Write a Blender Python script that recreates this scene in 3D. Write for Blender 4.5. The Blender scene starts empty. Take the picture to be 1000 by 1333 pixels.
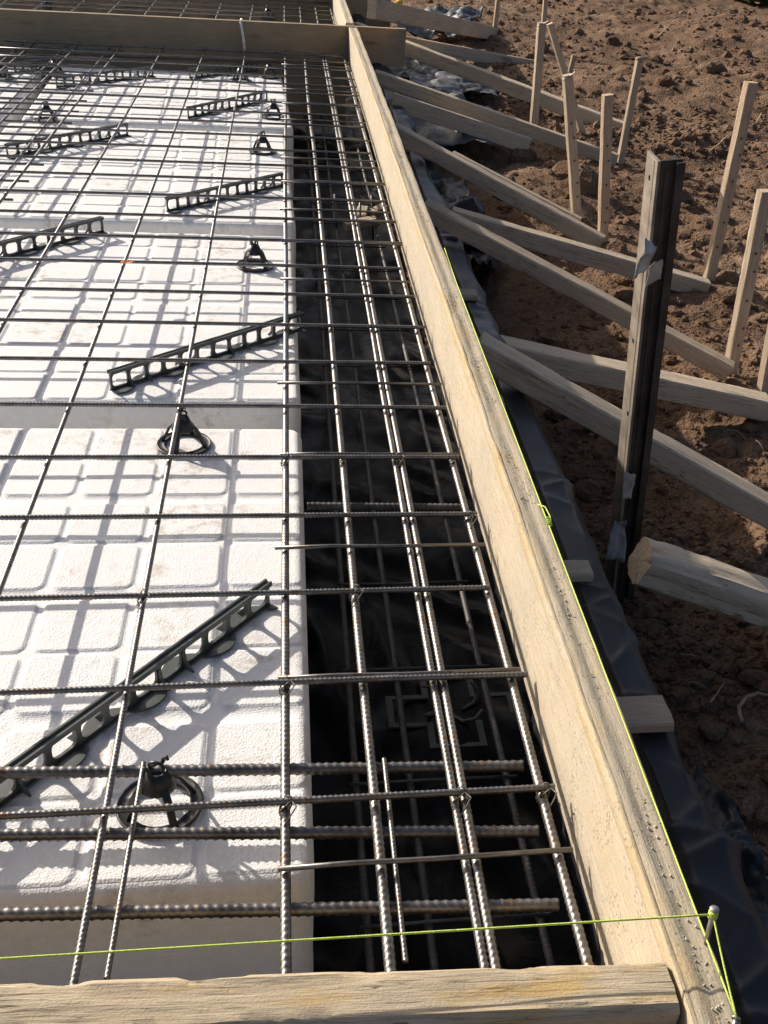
import bpy, bmesh, math, random
import numpy as np
from mathutils import Vector, Matrix

# ------------------------------------------------------------------ camera, sky, sun
scene = bpy.context.scene
COL = scene.collection
H = 0.925                                   # eye height above the reinforcement mesh (z = 0)
F_PX, CX, CY = 1370.0, 598.65, 666.5        # focal length and optical centre in photo pixels (the photo is a crop)
ROT = np.array([[0.98721, -0.13890, 0.07802], [0.00831, 0.53370, 0.84563], [-0.15910, -0.83418, 0.52804]])
_e = ROT[:, 0] / np.linalg.norm(ROT[:, 0])
_d = ROT[:, 1] - _e * (_e @ ROT[:, 1]); _d /= np.linalg.norm(_d)
ROT = np.stack([_e, _d, np.cross(_e, _d)], 1)
cam_data = bpy.data.cameras.new('camera')
cam_data.sensor_fit = 'AUTO'; cam_data.sensor_width = 36.0
cam_data.lens = 36.0 * F_PX / 1333.0
cam_data.shift_x = (500.0 - CX) / 1333.0
cam_data.clip_start = 0.02; cam_data.clip_end = 500.0
cam = bpy.data.objects.new('camera', cam_data)
COL.objects.link(cam)
m4 = Matrix.Identity(4)
for i in range(3):
    for j in range(3):
        m4[i][j] = ROT[j, i]
m4.translation = Vector((0, 0, H))
cam.matrix_world = m4
scene.camera = cam

SUN_DIR = Vector((0.107, -0.118, -0.076)).normalized()      # the way the light travels
SUN_EL = math.asin(-SUN_DIR.z)
world = bpy.data.worlds.new('World'); scene.world = world; world.use_nodes = True
wn = world.node_tree.nodes; wl = world.node_tree.links
sky = wn.new('ShaderNodeTexSky'); sky.sky_type = 'NISHITA'; sky.sun_disc = False
sky.sun_elevation = SUN_EL
sky.sun_rotation = math.atan2(-SUN_DIR.x, -SUN_DIR.y)
sky.air_density = 0.65; sky.dust_density = 3.5; sky.ozone_density = 0.4
wl.new(sky.outputs[0], wn['Background'].inputs[0])
wn['Background'].inputs[1].default_value = 0.10
sun_data = bpy.data.lights.new('sun', 'SUN'); sun_data.energy = 5.0; sun_data.angle = math.radians(0.53)
sun_data.color = (1.0, 0.91, 0.79)
sun = bpy.data.objects.new('sun', sun_data); COL.objects.link(sun)
sun.rotation_euler = SUN_DIR.to_track_quat('-Z', 'Y').to_euler()
sun.location = (-3, 4, 5)
scene.view_settings.view_transform = 'Standard'; scene.view_settings.look = 'None'
scene.view_settings.exposure = 0.40; scene.view_settings.gamma = 1.0
scene.view_settings.use_curve_mapping = False

# ------------------------------------------------------------------ helpers
rng = np.random.default_rng(7)
random.seed(7)

def ray(x, y):
    return np.array([x - CX, -(y - CY), -F_PX]) @ ROT
def PZ(x, y, z):                              # photo pixel on a level plane
    r = ray(x, y); p = r * ((z - H) / r[2]); return Vector((p[0], p[1], z))
def PY(x, y, Y):                              # photo pixel on an upright plane facing the slab
    r = ray(x, y); p = r * (Y / r[1]); return Vector((p[0], Y, p[2] + H))
def PX(x, y, X):
    r = ray(x, y); p = r * (X / r[0]); return Vector((X, p[1], p[2] + H))

def _hash(ix, iy, iz, seed):
    n = (ix.astype(np.int64) * 374761393 + iy.astype(np.int64) * 668265263 + iz.astype(np.int64) * 2147483647 + seed * 1274126177) & 0xffffffff
    n = ((n ^ (n >> 13)) * 1274126177) & 0xffffffff
    n = n ^ (n >> 16)
    return (n & 0xffff) / 32767.5 - 1.0
def noise(p, scale=1.0, seed=0):              # value noise, p is (N,3)
    q = np.asarray(p, float) * scale + 1000.37
    i = np.floor(q); f = q - i; f = f * f * (3 - 2 * f); i = i.astype(np.int64)
    out = np.zeros(len(q))
    for dx in (0, 1):
        wx = f[:, 0] if dx else 1 - f[:, 0]
        for dy in (0, 1):
            wy = f[:, 1] if dy else 1 - f[:, 1]
            for dz in (0, 1):
                wz = f[:, 2] if dz else 1 - f[:, 2]
                out += wx * wy * wz * _hash(i[:, 0] + dx, i[:, 1] + dy, i[:, 2] + dz, seed)
    return out
def fbm(p, scale, octaves=4, seed=0, gain=0.5):
    o = 0; a = 1.0; s = 0
    for k in range(octaves):
        o = o + a * noise(p, scale * 2.03 ** k, seed + k); s += a; a *= gain
    return o / s

def mesh_np(name, verts, faces, smooth=True):
    """verts (N,3); faces (M,k) array or list of arrays"""
    me = bpy.data.meshes.new(name)
    verts = np.asarray(verts, np.float32)
    fl = faces if isinstance(faces, list) else [faces]
    fl = [np.asarray(f, np.int32) for f in fl if len(f)]
    me.vertices.add(len(verts)); me.vertices.foreach_set('co', verts.ravel())
    nl = sum(f.size for f in fl); nf = sum(len(f) for f in fl)
    me.loops.add(nl); me.polygons.add(nf)
    me.loops.foreach_set('vertex_index', np.concatenate([f.ravel() for f in fl]))
    st = []; o = 0
    for f in fl:
        st.append(o + np.arange(len(f)) * f.shape[1]); o += f.size
    me.polygons.foreach_set('loop_start', np.concatenate(st).astype(np.int32))
    me.update(calc_edges=True)
    me.polygons.foreach_set('use_smooth', np.full(nf, smooth))
    me.validate()
    return me
def grid_faces(n, m, wrap=False):
    """n rows by m columns of vertices"""
    i = np.arange(n - 1)[:, None]; mm = m if wrap else m - 1
    j = np.arange(mm)[None, :]; j2 = (j + 1) % m
    return np.stack([i * m + j, i * m + j2, (i + 1) * m + j2, (i + 1) * m + j], -1).reshape(-1, 4)

def obj(name, me, mat=None, parent=None, matrix=None):
    if mat is not None and not me.materials: me.materials.append(mat)
    o = bpy.data.objects.new(name, me); COL.objects.link(o)
    if parent is not None: o.parent = parent
    if matrix is not None: o.matrix_local = matrix
    return o
def tag(o, label, cat, group=None):
    o['label'] = label; o['category'] = cat
    if group: o['group'] = group
    return o
def kind(o, k, label=None):
    o['kind'] = k
    if label: o['label'] = label
    return o
def empty(name, label, cat, loc=(0, 0, 0), group=None, matrix=None):
    o = bpy.data.objects.new(name, None); COL.objects.link(o); o.empty_display_size = 0.05
    if matrix is not None: o.matrix_local = matrix
    else: o.location = loc
    return tag(o, label, cat, group)
def T(x, y, z): return Matrix.Translation((x, y, z))
def frame(p0, p1, up=(0, 0, 1)):
    """matrix with local x from p0 to p1 and local z near up"""
    x = (Vector(p1) - Vector(p0)).normalized(); u = Vector(up)
    y = u.cross(x).normalized(); z = x.cross(y)
    m = Matrix.Identity(4)
    for i in range(3): m[i][0], m[i][1], m[i][2] = x[i], y[i], z[i]
    m.translation = Vector(p0)
    return m

def tube_mesh(name, pts, r, n=8, cap=True):
    pts = np.asarray([tuple(p) for p in pts], float); k = len(pts)
    r = np.broadcast_to(np.asarray(r, float), (k,))
    tan = np.gradient(pts, axis=0); tan /= np.linalg.norm(tan, axis=1)[:, None] + 1e-12
    ref = np.array([0, 0, 1.0]) if abs(tan[0, 2]) < .9 else np.array([1.0, 0, 0])
    V = []; prev = None
    for i in range(k):
        a = ref - tan[i] * (ref @ tan[i]) if prev is None else prev - tan[i] * (prev @ tan[i])
        a /= np.linalg.norm(a) + 1e-12; prev = a; b = np.cross(tan[i], a)
        th = np.arange(n) * 2 * np.pi / n
        V.append(pts[i] + r[i] * (np.cos(th)[:, None] * a + np.sin(th)[:, None] * b))
    V = np.concatenate(V); F = [grid_faces(k, n, True)]
    if cap:
        F.append(np.array([list(range(n))[::-1]])); F.append(np.array([[(k - 1) * n + q for q in range(n)]]))
    return mesh_np(name, V, F)

# ------------------------------------------------------------------ materials
class NT:
    def __init__(s, name):
        s.m = bpy.data.materials.new(name); s.m.use_nodes = True
        s.n = s.m.node_tree.nodes; s.l = s.m.node_tree.links
        s.b = s.n['Principled BSDF']
    def node(s, t, **kw):
        o = s.n.new(t)
        for k, v in kw.items():
            if k in o.inputs: s.put(o.inputs[k], v)
            else: setattr(o, k, v)
        return o
    def put(s, sock, v):
        if hasattr(v, 'links') or isinstance(v, bpy.types.NodeSocket): s.l.new(v, sock)
        else: sock.default_value = v
    def coords(s, scale=(1, 1, 1), which='Object', loc=None):
        tc = s.node('ShaderNodeTexCoord'); mp = s.node('ShaderNodeMapping')
        s.l.new(tc.outputs[which], mp.inputs['Vector']); mp.inputs['Scale'].default_value = scale
        if loc is not None: s.put(mp.inputs['Location'], loc)
        return mp.outputs[0]
    def rnd(s):
        oi = s.node('ShaderNodeObjectInfo'); return oi.outputs['Random']
    def noise(s, vec, scale, detail=4, rough=0.55, dist=0.0):
        o = s.node('ShaderNodeTexNoise'); s.l.new(vec, o.inputs['Vector'])
        o.inputs['Scale'].default_value = scale; o.inputs['Detail'].default_value = detail
        o.inputs['Roughness'].default_value = rough; o.inputs['Distortion'].default_value = dist
        return o.outputs['Fac']
    def voro(s, vec, scale, feature='F1'):
        o = s.node('ShaderNodeTexVoronoi', feature=feature); s.l.new(vec, o.inputs['Vector']); o.inputs['Scale'].default_value = scale
        return o.outputs['Distance']
    def ramp(s, fac, stops):
        r = s.node('ShaderNodeValToRGB'); s.l.new(fac, r.inputs[0]); el = r.color_ramp.elements
        while len(el) < len(stops): el.new(0.5)
        for e, (p, c) in zip(el, stops):
            e.position = p; e.color = c if len(c) == 4 else (*c, 1)
        return r.outputs[0]
    def val(s, fac, a, b, lo=0.0, hi=1.0):
        r = s.node('ShaderNodeMapRange'); s.l.new(fac, r.inputs[0])
        r.inputs[1].default_value = a; r.inputs[2].default_value = b; r.inputs[3].default_value = lo; r.inputs[4].default_value = hi
        return r.outputs[0]
    def mix(s, fac, a, b, mode='MIX'):
        x = s.node('ShaderNodeMix', data_type='RGBA', blend_type=mode)
        s.put(x.inputs[0], fac)
        for sock, v in ((x.inputs[6], a), (x.inputs[7], b)):
            if isinstance(v, tuple) and len(v) == 3: v = (*v, 1)
            s.put(sock, v)
        return x.outputs[2]
    def math(s, op, a, b=0.0):
        x = s.node('ShaderNodeMath', operation=op); s.put(x.inputs[0], a); s.put(x.inputs[1], b); return x.outputs[0]
    def bump(s, h, strength, dist, prev=None):
        b = s.node('ShaderNodeBump'); s.l.new(h, b.inputs['Height']); b.inputs['Strength'].default_value = strength; b.inputs['Distance'].default_value = dist
        if prev is not None: s.l.new(prev, b.inputs['Normal'])
        return b.outputs[0]
    def done(s, color=None, rough=None, normal=None, metal=None, spec=None):
        if color is not None: s.put(s.b.inputs['Base Color'], (*color, 1) if isinstance(color, tuple) and len(color) == 3 else color)
        if rough is not None: s.put(s.b.inputs['Roughness'], rough)
        if normal is not None: s.l.new(normal, s.b.inputs['Normal'])
        if metal is not None: s.put(s.b.inputs['Metallic'], metal)
        if spec is not None: s.put(s.b.inputs['Specular IOR Level'], spec)
        return s.m

def mat_wood(name, light, dark, grime, grime_amt=0.4, speck=0.0, yellow=0.0, crack=0.5, knots=True):
    t = NT(name)
    rn = t.rnd(); off = t.node('ShaderNodeCombineXYZ'); t.l.new(t.math('MULTIPLY', rn, 37.0), off.inputs[0]); t.l.new(t.math('MULTIPLY', rn, 11.0), off.inputs[1])
    g = t.coords((1.6, 22, 22), loc=off.outputs[0]); c = t.coords((1, 1, 1), loc=off.outputs[0]); st = t.coords((3.5, 14, 14), loc=off.outputs[0])
    grain = t.noise(g, 5.0, 6, 0.62, 0.6)
    fine = t.noise(g, 22.0, 4, 0.6)
    col = t.ramp(grain, [(0.3, dark), (0.62, light)])
    col = t.mix(t.val(fine, 0.38, 0.72, 0, 0.5), col, tuple(0.62 * v for v in dark))
    big = t.noise(c, 5.0, 5, 0.65)
    col = t.mix(t.val(big, 0.42, 0.68, 0, grime_amt), col, grime)
    if yellow:
        y = t.noise(st, 2.2, 4, 0.6)
        col = t.mix(t.val(y, 0.52, 0.66, 0, yellow), col, (0.52, 0.34, 0.10))
    col = t.mix(1.0, col, t.ramp(rn, [(0.0, (0.80, 0.78, 0.76)), (0.5, (1.0, 1.0, 1.0)), (1.0, (0.92, 0.86, 0.80))]), 'MULTIPLY')
    tcn = t.node('ShaderNodeTexCoord'); sx = t.node('ShaderNodeSeparateXYZ'); t.l.new(tcn.outputs['Normal'], sx.inputs[0])
    eg = t.val(t.math('ABSOLUTE', sx.outputs[0]), 0.75, 0.92)
    if knots: kn_ = t.voro(t.coords((2.2, 9, 9), loc=off.outputs[0]), 1.0); col = t.mix(t.val(kn_, 0.05, 0.13, 0.75, 0), col, tuple(0.45 * v for v in dark))
    if knots: col = t.mix(t.math('MULTIPLY', eg, 0.65), col, t.ramp(t.noise(c, 90, 4, 0.7), [(0.35, tuple(0.8 * v for v in dark)), (0.6, (0.62, 0.46, 0.29))]))
    nrm = t.bump(grain, 0.5, 0.004); nrm = t.bump(fine, 0.4, 0.0015, nrm)
    if speck:
        v = t.voro(c, 190.0); sp = t.noise(c, 30, 5, 0.7)
        pit = t.math('MULTIPLY', t.val(v, 0.1, 0.42, 1, 0), t.val(sp, 0.47, 0.62, 0, 1))
        col = t.mix(t.math('MULTIPLY', pit, speck), col, (0.10, 0.085, 0.065))
        nrm = t.bump(pit, -0.8, 0.003, nrm)
        gr = t.noise(c, 420, 3, 0.7); col = t.mix(t.val(gr, 0.4, 0.75, 0, 0.45 * speck), col, (0.24, 0.21, 0.17)); nrm = t.bump(gr, 0.5, 0.0012, nrm)
    if crack:
        cc = t.noise(t.coords((0.9, 26, 26), loc=off.outputs[0]), 3.2, 3, 0.55, 0.9)
        ridge = t.math('ABSOLUTE', t.math('SUBTRACT', cc, 0.5))
        gate = t.val(t.noise(c, 5.0, 3, 0.6), 0.40, 0.55)
        ck = t.math('MULTIPLY', t.val(ridge, 0.0, 0.020, 1, 0), gate)
        col = t.mix(t.math('MULTIPLY', ck, crack), col, (0.07, 0.05, 0.035)); nrm = t.bump(ck, -0.7 * crack, 0.004, nrm)
    return t.done(col, 0.82, nrm, spec=0.25)

M = {}
# dusty formwork board, the side of it rubbed smooth by concrete
M['board'] = mat_wood('formwork_wood', (0.62, 0.56, 0.44), (0.55, 0.485, 0.37), (0.47, 0.435, 0.37), 0.8, 0.9, 0.12, 0.12, False)
M['board_top'] = mat_wood('crusted_formwork_wood', (0.57, 0.505, 0.385), (0.50, 0.435, 0.32), (0.46, 0.41, 0.335), 0.8, 1.0, 0.40, 0.1, False)
M['edge'] = mat_wood('rubbed_edge_wood', (0.62, 0.52, 0.34), (0.52, 0.42, 0.26), (0.53, 0.475, 0.375), 0.9, 0.7, 0.45, 0.1, False)
M['front'] = mat_wood('split_formwork_wood', (0.60, 0.50, 0.35), (0.40, 0.32, 0.21), (0.52, 0.46, 0.36), 0.5, 0.3, 0.7, 1.0)
M['brace'] = mat_wood('weathered_timber', (0.68, 0.565, 0.42), (0.53, 0.43, 0.31), (0.57, 0.48, 0.365), 0.5, 0.5, 0.0, 0.8)
M['stake'] = mat_wood('stake_timber', (0.62, 0.50, 0.37), (0.47, 0.365, 0.26), (0.47, 0.385, 0.29), 0.5, 0.25, 0.0, 0.5)
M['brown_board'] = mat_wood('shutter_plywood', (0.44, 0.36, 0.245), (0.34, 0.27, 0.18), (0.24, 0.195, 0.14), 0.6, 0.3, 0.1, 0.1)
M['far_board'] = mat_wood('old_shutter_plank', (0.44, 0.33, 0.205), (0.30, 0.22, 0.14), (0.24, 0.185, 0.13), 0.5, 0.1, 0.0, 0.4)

def mat_steel():
    t = NT('rebar_steel'); c = t.coords()
    a = t.noise(c, 30, 5, 0.65); b = t.noise(c, 220, 3, 0.6)
    rs = t.noise(c, 7, 5, 0.7)
    col = t.ramp(a, [(0.35, (0.115, 0.11, 0.106)), (0.56, (0.20, 0.195, 0.19)), (0.68, (0.165, 0.115, 0.08))])
    rm = t.val(rs, 0.56, 0.70, 0, 0.75); col = t.mix(rm, col, (0.16, 0.085, 0.05))
    return t.done(col, t.val(b, 0.3, 0.7, 0.34, 0.52), t.bump(b, 0.25, 0.0006), t.math('SUBTRACT', 0.85, t.math('MULTIPLY', rm, 0.6)))
M['steel'] = mat_steel()
M['shadesteel'] = None
def mat_eps():
    t = NT('white_polystyrene'); c = t.coords()
    v = t.voro(c, 330.0); n = t.noise(c, 60, 5, 0.6); big = t.noise(c, 4.2, 5, 0.62)
    dirt = t.math('MULTIPLY', t.val(big, 0.50, 0.60), t.val(t.noise(c, 30, 5, 0.75), 0.48, 0.62))
    nrm = t.bump(v, 0.55, 0.0010); nrm = t.bump(n, 0.08, 0.0018, nrm); nrm = t.bump(t.noise(c, 300, 4, 0.75), 0.35, 0.0012, nrm)
    pit = t.val(t.noise(c, 140, 3, 0.6), 0.66, 0.74); nrm = t.bump(pit, -0.7, 0.002, nrm)
    col = t.mix(t.val(n, 0.35, 0.7, 0, 1), (0.775, 0.775, 0.772), (0.725, 0.725, 0.72))
    col = t.mix(t.math('MULTIPLY', dirt, 0.6), col, (0.40, 0.31, 0.22))
    m = t.done(col, 0.7, nrm, spec=0.3)
    return m
M['eps'] = mat_eps()
def mat_foil(name, base, rough, bumpk=0.5, dust=0.2, spec=0.5):
    t = NT(name); c = t.coords()
    a = t.noise(c, 9, 4, 0.55, 0.8); b = t.noise(c, 40, 3, 0.5, 1.0); d = t.noise(c, 3.1, 5, 0.7)
    col = t.mix(t.val(d, 0.5, 0.75, 0, dust), base, (0.17, 0.14, 0.115))
    nrm = t.bump(a, bumpk, 0.02); nrm = t.bump(b, bumpk * 0.6, 0.004, nrm)
    return t.done(col, t.val(d, 0.35, 0.7, rough, rough + 0.25), nrm, spec=spec)
M['foil'] = mat_foil('black_membrane', (0.0026, 0.0030, 0.0038), 0.22, 0.20, 0.0, 0.09)
M['wrap'] = mat_foil('wrapped_membrane', (0.018, 0.020, 0.0225), 0.34, 0.15, 0.05, 0.40)
M['greyfoil'] = mat_foil('grey_membrane', (0.085, 0.092, 0.098), 0.36, 0.12, 0.25)
def mat_soil():
    t = NT('brown_soil'); c = t.coords(which='Object')
    a = t.noise(c, 2.2, 6, 0.65); b = t.noise(c, 45, 6, 0.7); v = t.voro(c, 70); f = t.noise(c, 160, 4, 0.7)
    col = t.ramp(a, [(0.3, (0.125, 0.074, 0.045)), (0.50, (0.210, 0.130, 0.081)), (0.72, (0.34, 0.23, 0.152))])
    col = t.mix(t.val(b, 0.35, 0.75, 0.0, 0.6), col, (0.105, 0.062, 0.036))
    col = t.mix(t.val(f, 0.62, 0.8, 0, 0.6), col, (0.33, 0.255, 0.185))
    nrm = t.bump(b, 0.7, 0.014); nrm = t.bump(v, 0.9, 0.009, nrm); nrm = t.bump(t.voro(c, 150), 0.8, 0.005, nrm); nrm = t.bump(f, 0.8, 0.004, nrm)
    return t.done(col, 0.95, nrm, spec=0.15)
M['soil'] = mat_soil()
def mat_plain(name, col, rough=0.5, metal=0.0, var=0.25, scale=60, bump=0.15, dist=0.001, spec=0.5):
    t = NT(name); c = t.coords(); n = t.noise(c, scale, 4, 0.6)
    cc = t.mix(t.val(n, 0.3, 0.7), tuple(v * (1 - var) for v in col), tuple(min(1, v * (1 + var)) for v in col))
    return t.done(cc, rough, t.bump(n, bump, dist), metal, spec)
M['plastic'] = mat_plain('grey_green_plastic', (0.055, 0.064, 0.062), 0.42)
M['shadesteel'] = mat_plain('trench_shade_steel', (0.075, 0.07, 0.068), 0.6, 0.4, 0.4, 40, 0.2)  # same rebar steel, with the shade of the deep trench put into its colour
M['blackplastic'] = mat_plain('black_plastic', (0.018, 0.018, 0.019), 0.4)
M['iron'] = mat_plain('dark_steel', (0.060, 0.050, 0.043), 0.6, 0.3, 0.5, 18, 0.3)
M['iron_pale'] = mat_plain('pale_steel_flange', (0.24, 0.205, 0.165), 0.6, 0.3, 0.35, 25, 0.3)  # paler steel for the drilled flange
M['nail'] = mat_plain('galvanised_nail', (0.42, 0.41, 0.39), 0.4, 0.8)
M['string'] = mat_plain('lime_string', (0.62, 0.76, 0.16), 0.8, 0, 0.25, 900, 0.8, 0.002, 0.2)
M['stone'] = mat_plain('stone', (0.20, 0.145, 0.10), 0.9, 0, 0.35, 25, 0.6, 0.006, 0.2)
M['twig'] = mat_plain('dry_root', (0.34, 0.255, 0.165), 0.9, 0, 0.3, 120, 0.4, 0.001, 0.2)
M['straw'] = mat_plain('dry_straw', (0.33, 0.25, 0.155), 0.9, 0, 0.35, 60, 0.2, 0.001, 0.2)
M['wire'] = mat_plain('tie_wire_steel', (0.10, 0.09, 0.085), 0.5, 0.7)
M['tape'] = mat_plain('torn_film', (0.36, 0.385, 0.40), 0.4, 0, 0.2, 40, 0.3, 0.002)
M['paper'] = mat_plain('torn_paper', (0.40, 0.36, 0.31), 0.8, 0, 0.25, 40, 0.3, 0.002)
M['leaf'] = mat_plain('green_leaf', (0.085, 0.17, 0.035), 0.6, 0, 0.4, 30, 0.2, 0.001)
M['yellow'] = mat_plain('yellow_petal', (0.65, 0.45, 0.03), 0.7)
M['orange'] = mat_plain('dead_leaf', (0.45, 0.13, 0.03), 0.8)
M['cable'] = mat_plain('white_cord', (0.72, 0.68, 0.60), 0.7)
M['pit'] = mat_plain('pit_spacer', (0.06, 0.06, 0.06), 0.6)
M['block'] = mat_wood('spacer_block_wood', (0.52, 0.44, 0.33), (0.42, 0.35, 0.26), (0.45, 0.39, 0.31), 0.4, 0.15, 0.0, 0.2)

# ------------------------------------------------------------------ timber builder
def beam_mesh(name, L, w, h, seg=0.05, wear=0.0012, ch=0.004, seed=0, taper=0.0, bow=0.0, top_slot=False, point=0.0):
    """timber along local +x, its top face centred on z=0, going down to -h"""
    n = max(3, int(L / seg) + 1); xs = np.linspace(0, L, n)
    k = 5                                         # subdivisions of every side
    loop = []; side = []
    def line(a, b, s):
        for q in range(k):
            f = q / k; loop.append((a[0] + (b[0] - a[0]) * f, a[1] + (b[1] - a[1]) * f)); side.append(s)
    W = w / 2
    line((-W + ch, 0), (W - ch, 0), 0); line((W - ch, 0), (W, -ch), 0)
    line((W, -ch), (W, -h + ch), 1); line((W, -h + ch), (W - ch, -h), 1)
    line((W - ch, -h), (-W + ch, -h), 1); line((-W + ch, -h), (-W, -h + ch), 1)
    line((-W, -h + ch), (-W, -ch), 1); line((-W, -ch), (-W + ch, 0), 1)
    lp = np.array(loop); m = len(lp); side = np.array(side)
    V = np.zeros((n, m, 3)); V[:, :, 0] = xs[:, None]
    sc = 1 - taper * (xs / L)
    if point: sc = sc * np.clip((L - xs) / point, 0.12, 1)
    V[:, :, 1] = lp[None, :, 0] * sc[:, None]; V[:, :, 2] = (lp[None, :, 1] + h / 2) * sc[:, None] - h / 2
    V[:, :, 2] += bow * np.sin(np.pi * xs / L)[:, None]
    P = V.reshape(-1, 3)
    q = P * np.array([8, 60, 60.])
    ctr = np.array([0, 0, -h / 2]); out = P - ctr; out[:, 0] = 0; out /= np.linalg.norm(out, axis=1)[:, None] + 1e-9
    dsp = wear * fbm(q, 1.0, 3, seed + 5) * 1.6 + wear * 0.5 * noise(P, 6, seed + 9)
    edge = (np.abs(np.abs(P[:, 1]) - W) < ch * 1.2) & ((np.abs(P[:, 2]) < ch * 1.2) | (np.abs(P[:, 2] + h) < ch * 1.2))
    chip = np.clip(fbm(P * np.array([30, 70, 70.]), 1.0, 3, seed + 3) - 0.12, 0, 1) * wear * 4.5
    dsp = dsp - np.where(edge, chip, 0)
    P = P + out * dsp[:, None]
    P[:, 1] += 0.8 * wear * noise(np.c_[P[:, 0], P[:, 0] * 0, P[:, 0] * 0], 2.5, seed + 1) * 2
    end = np.zeros(len(P)); end[:m] = 1; end[-m:] = 1
    P[:, 0] += end * wear * 1.5 * noise(P, 90, seed + 2)
    F = [grid_faces(n, m, True)[:, ::-1]]
    c0 = P[:m].mean(0); c1 = P[-m:].mean(0); nv = len(P); P = np.vstack([P, c0, c1])
    i = np.arange(m); j = (i + 1) % m
    F.append(np.stack([np.full(m, nv), i, j], 1)); F.append(np.stack([np.full(m, nv + 1), (n - 1) * m + j, (n - 1) * m + i], 1))
    me = mesh_np(name, P, F)
    me.set_sharp_from_angle(angle=math.radians(38))
    return me
_bs = [0]
def beam(name, p0, p1, w, h, mat, up=(0, 0, 1), parent=None, **kw):
    _bs[0] += 17
    L = (Vector(p1) - Vector(p0)).length
    return obj(name, beam_mesh(name, L, w, h, seed=_bs[0], **kw), mat, parent, frame(p0, p1, up))

# ------------------------------------------------------------------ the ground
def soil_h(x, y):
    """height of the dug soil beside the formwork"""
    x = np.asarray(x, float); y = np.asarray(y, float)
    z = -0.40 + 0.055 * np.clip((x - 0.75) / 0.6, 0, 1) + np.clip((y - 2.6) / 3.0, 0, 1) * 0.10
    z = z + np.clip((y - 5.5) / 8, 0, 2) * 0.25 + np.clip((x - 2.0) / 6, 0, 2) * 0.12
    z = z + 0.09 * np.exp(-(((x - 1.02) / 0.22) ** 2 + ((y - 4.45) / 0.32) ** 2))
    z = z + 0.14 * np.exp(-(((x - 3.6) / 0.9) ** 2 + ((y - 8.3) / 0.8) ** 2)) + 0.10 * np.exp(-(((x - 3.0) / 0.7) ** 2 + ((y - 6.6) / 0.45) ** 2))
    z = z - 0.06 * np.exp(-((x - 0.62) / 0.13) ** 2) * np.clip((6 - y) / 2, 0, 1)
    return z
def soil_full(x, y):
    P = np.c_[x, y, np.zeros_like(x)]
    z = soil_h(x, y)
    z = z + 0.045 * fbm(P, 1.9, 3, 20) + 0.026 * fbm(P, 7, 3, 30)
    r = fbm(P, 17, 4, 40)
    z = z + 0.026 * np.clip(r + 0.15, -0.25, 1) + 0.005 * noise(P, 70, 50) * np.clip(3.0 / (1 + y), 0, 1)
    return z
ncol, nrow = 470, 690
u = np.linspace(0, 1, ncol); xs = 0.42 + 0.55 * (np.exp(u * 3.05) - 1)
v = np.linspace(0, 1, nrow); ys = -0.9 + 1.55 * (np.exp(v * 2.35) - 1)
gx, gy = np.meshgrid(xs, ys)
gz = soil_full(gx.ravel(), gy.ravel())
soil = obj('soil', mesh_np('soil', np.c_[gx.ravel(), gy.ravel(), gz], grid_faces(nrow, ncol)), M['soil'])
kind(soil, 'structure', 'bare dug brown soil beside the formwork')
gm = mesh_np('ground', np.array([(-150, -150, -0.62), (150, -150, -0.62), (150, 250, -0.62), (-150, 250, -0.62)], float), np.array([[0, 1, 2, 3]]))
kind(obj('ground', gm, M['soil']), 'structure', 'brown earth stretching away around the site')

# clods and crumbs of soil: nobody could count them
def ico(sub):
    bm = bmesh.new(); bmesh.ops.create_icosphere(bm, subdivisions=sub, radius=1.0)
    bm.verts.ensure_lookup_table()
    V = np.array([v.co[:] for v in bm.verts]); F = np.array([[v.index for v in f.verts] for f in bm.faces]); bm.free()
    return V, F
def scatter(n, smin, smax, sub, seed, dmin, dmax, alpha=2.2):
    r = np.random.default_rng(seed)
    V0, F0 = ico(sub); nv = len(V0)
    d = dmin + (dmax - dmin) * r.random(n) ** 1.5; a = r.uniform(np.radians(4), np.radians(62), n)
    x = 0.56 + d * np.sin(a) * 0.9; y = -0.1 + d * np.cos(a) * 1.0
    pm_ = fbm(np.c_[x, y, x * 0], 1.3, 3, 90); ok = (x < 8) & (y > 0.1) & (r.random(n) < np.clip(0.72 + 1.5 * pm_, 0.32, 1))
    x, y = x[ok], y[ok]; n = len(x)
    s = smin * (1 - r.random(n) * (1 - (smin / smax) ** alpha)) ** (-1 / alpha)
    z = soil_full(x, y) + s * 0.05
    vs = [V0 * (1 + 0.62 * fbm(V0 + 13 * k, 1.5, 3, 100 + k, 0.7))[:, None] for k in range(24)]
    VV = np.stack(vs)[r.integers(0, 24, n)]
    ang = r.uniform(0, 2 * np.pi, n); c, sn = np.cos(ang), np.sin(ang)
    sc = np.c_[s * r.uniform(.75, 1.35, n), s * r.uniform(.7, 1.2, n), s * r.uniform(.6, 1.0, n)]
    VV = VV * sc[:, None, :]
    X = VV[:, :, 0] * c[:, None] - VV[:, :, 1] * sn[:, None] + x[:, None]
    Y = VV[:, :, 0] * sn[:, None] + VV[:, :, 1] * c[:, None] + y[:, None]
    Z = VV[:, :, 2] + z[:, None]
    F = (F0[None] + (np.arange(n) * nv)[:, None, None]).reshape(-1, 3)
    return np.stack([X, Y, Z], -1).reshape(-1, 3), F
parts = [scatter(4200, .0055, .04, 2, 3, 0.05, 4.5, 2.0), scatter(2300, .009, .085, 2, 7, 2.5, 10.0, 1.7), scatter(13000, .005, .024, 1, 4, 1.5, 7.5, 2.2), scatter(11000, .008, .05, 1, 6, 5.5, 12.5, 2.0), scatter(14000, .003, .012, 1, 5, 0.05, 3.5)]
off = 0; VV = []; FF = []
for V_, F_ in parts:
    VV.append(V_); FF.append(F_ + off); off += len(V_)
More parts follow.
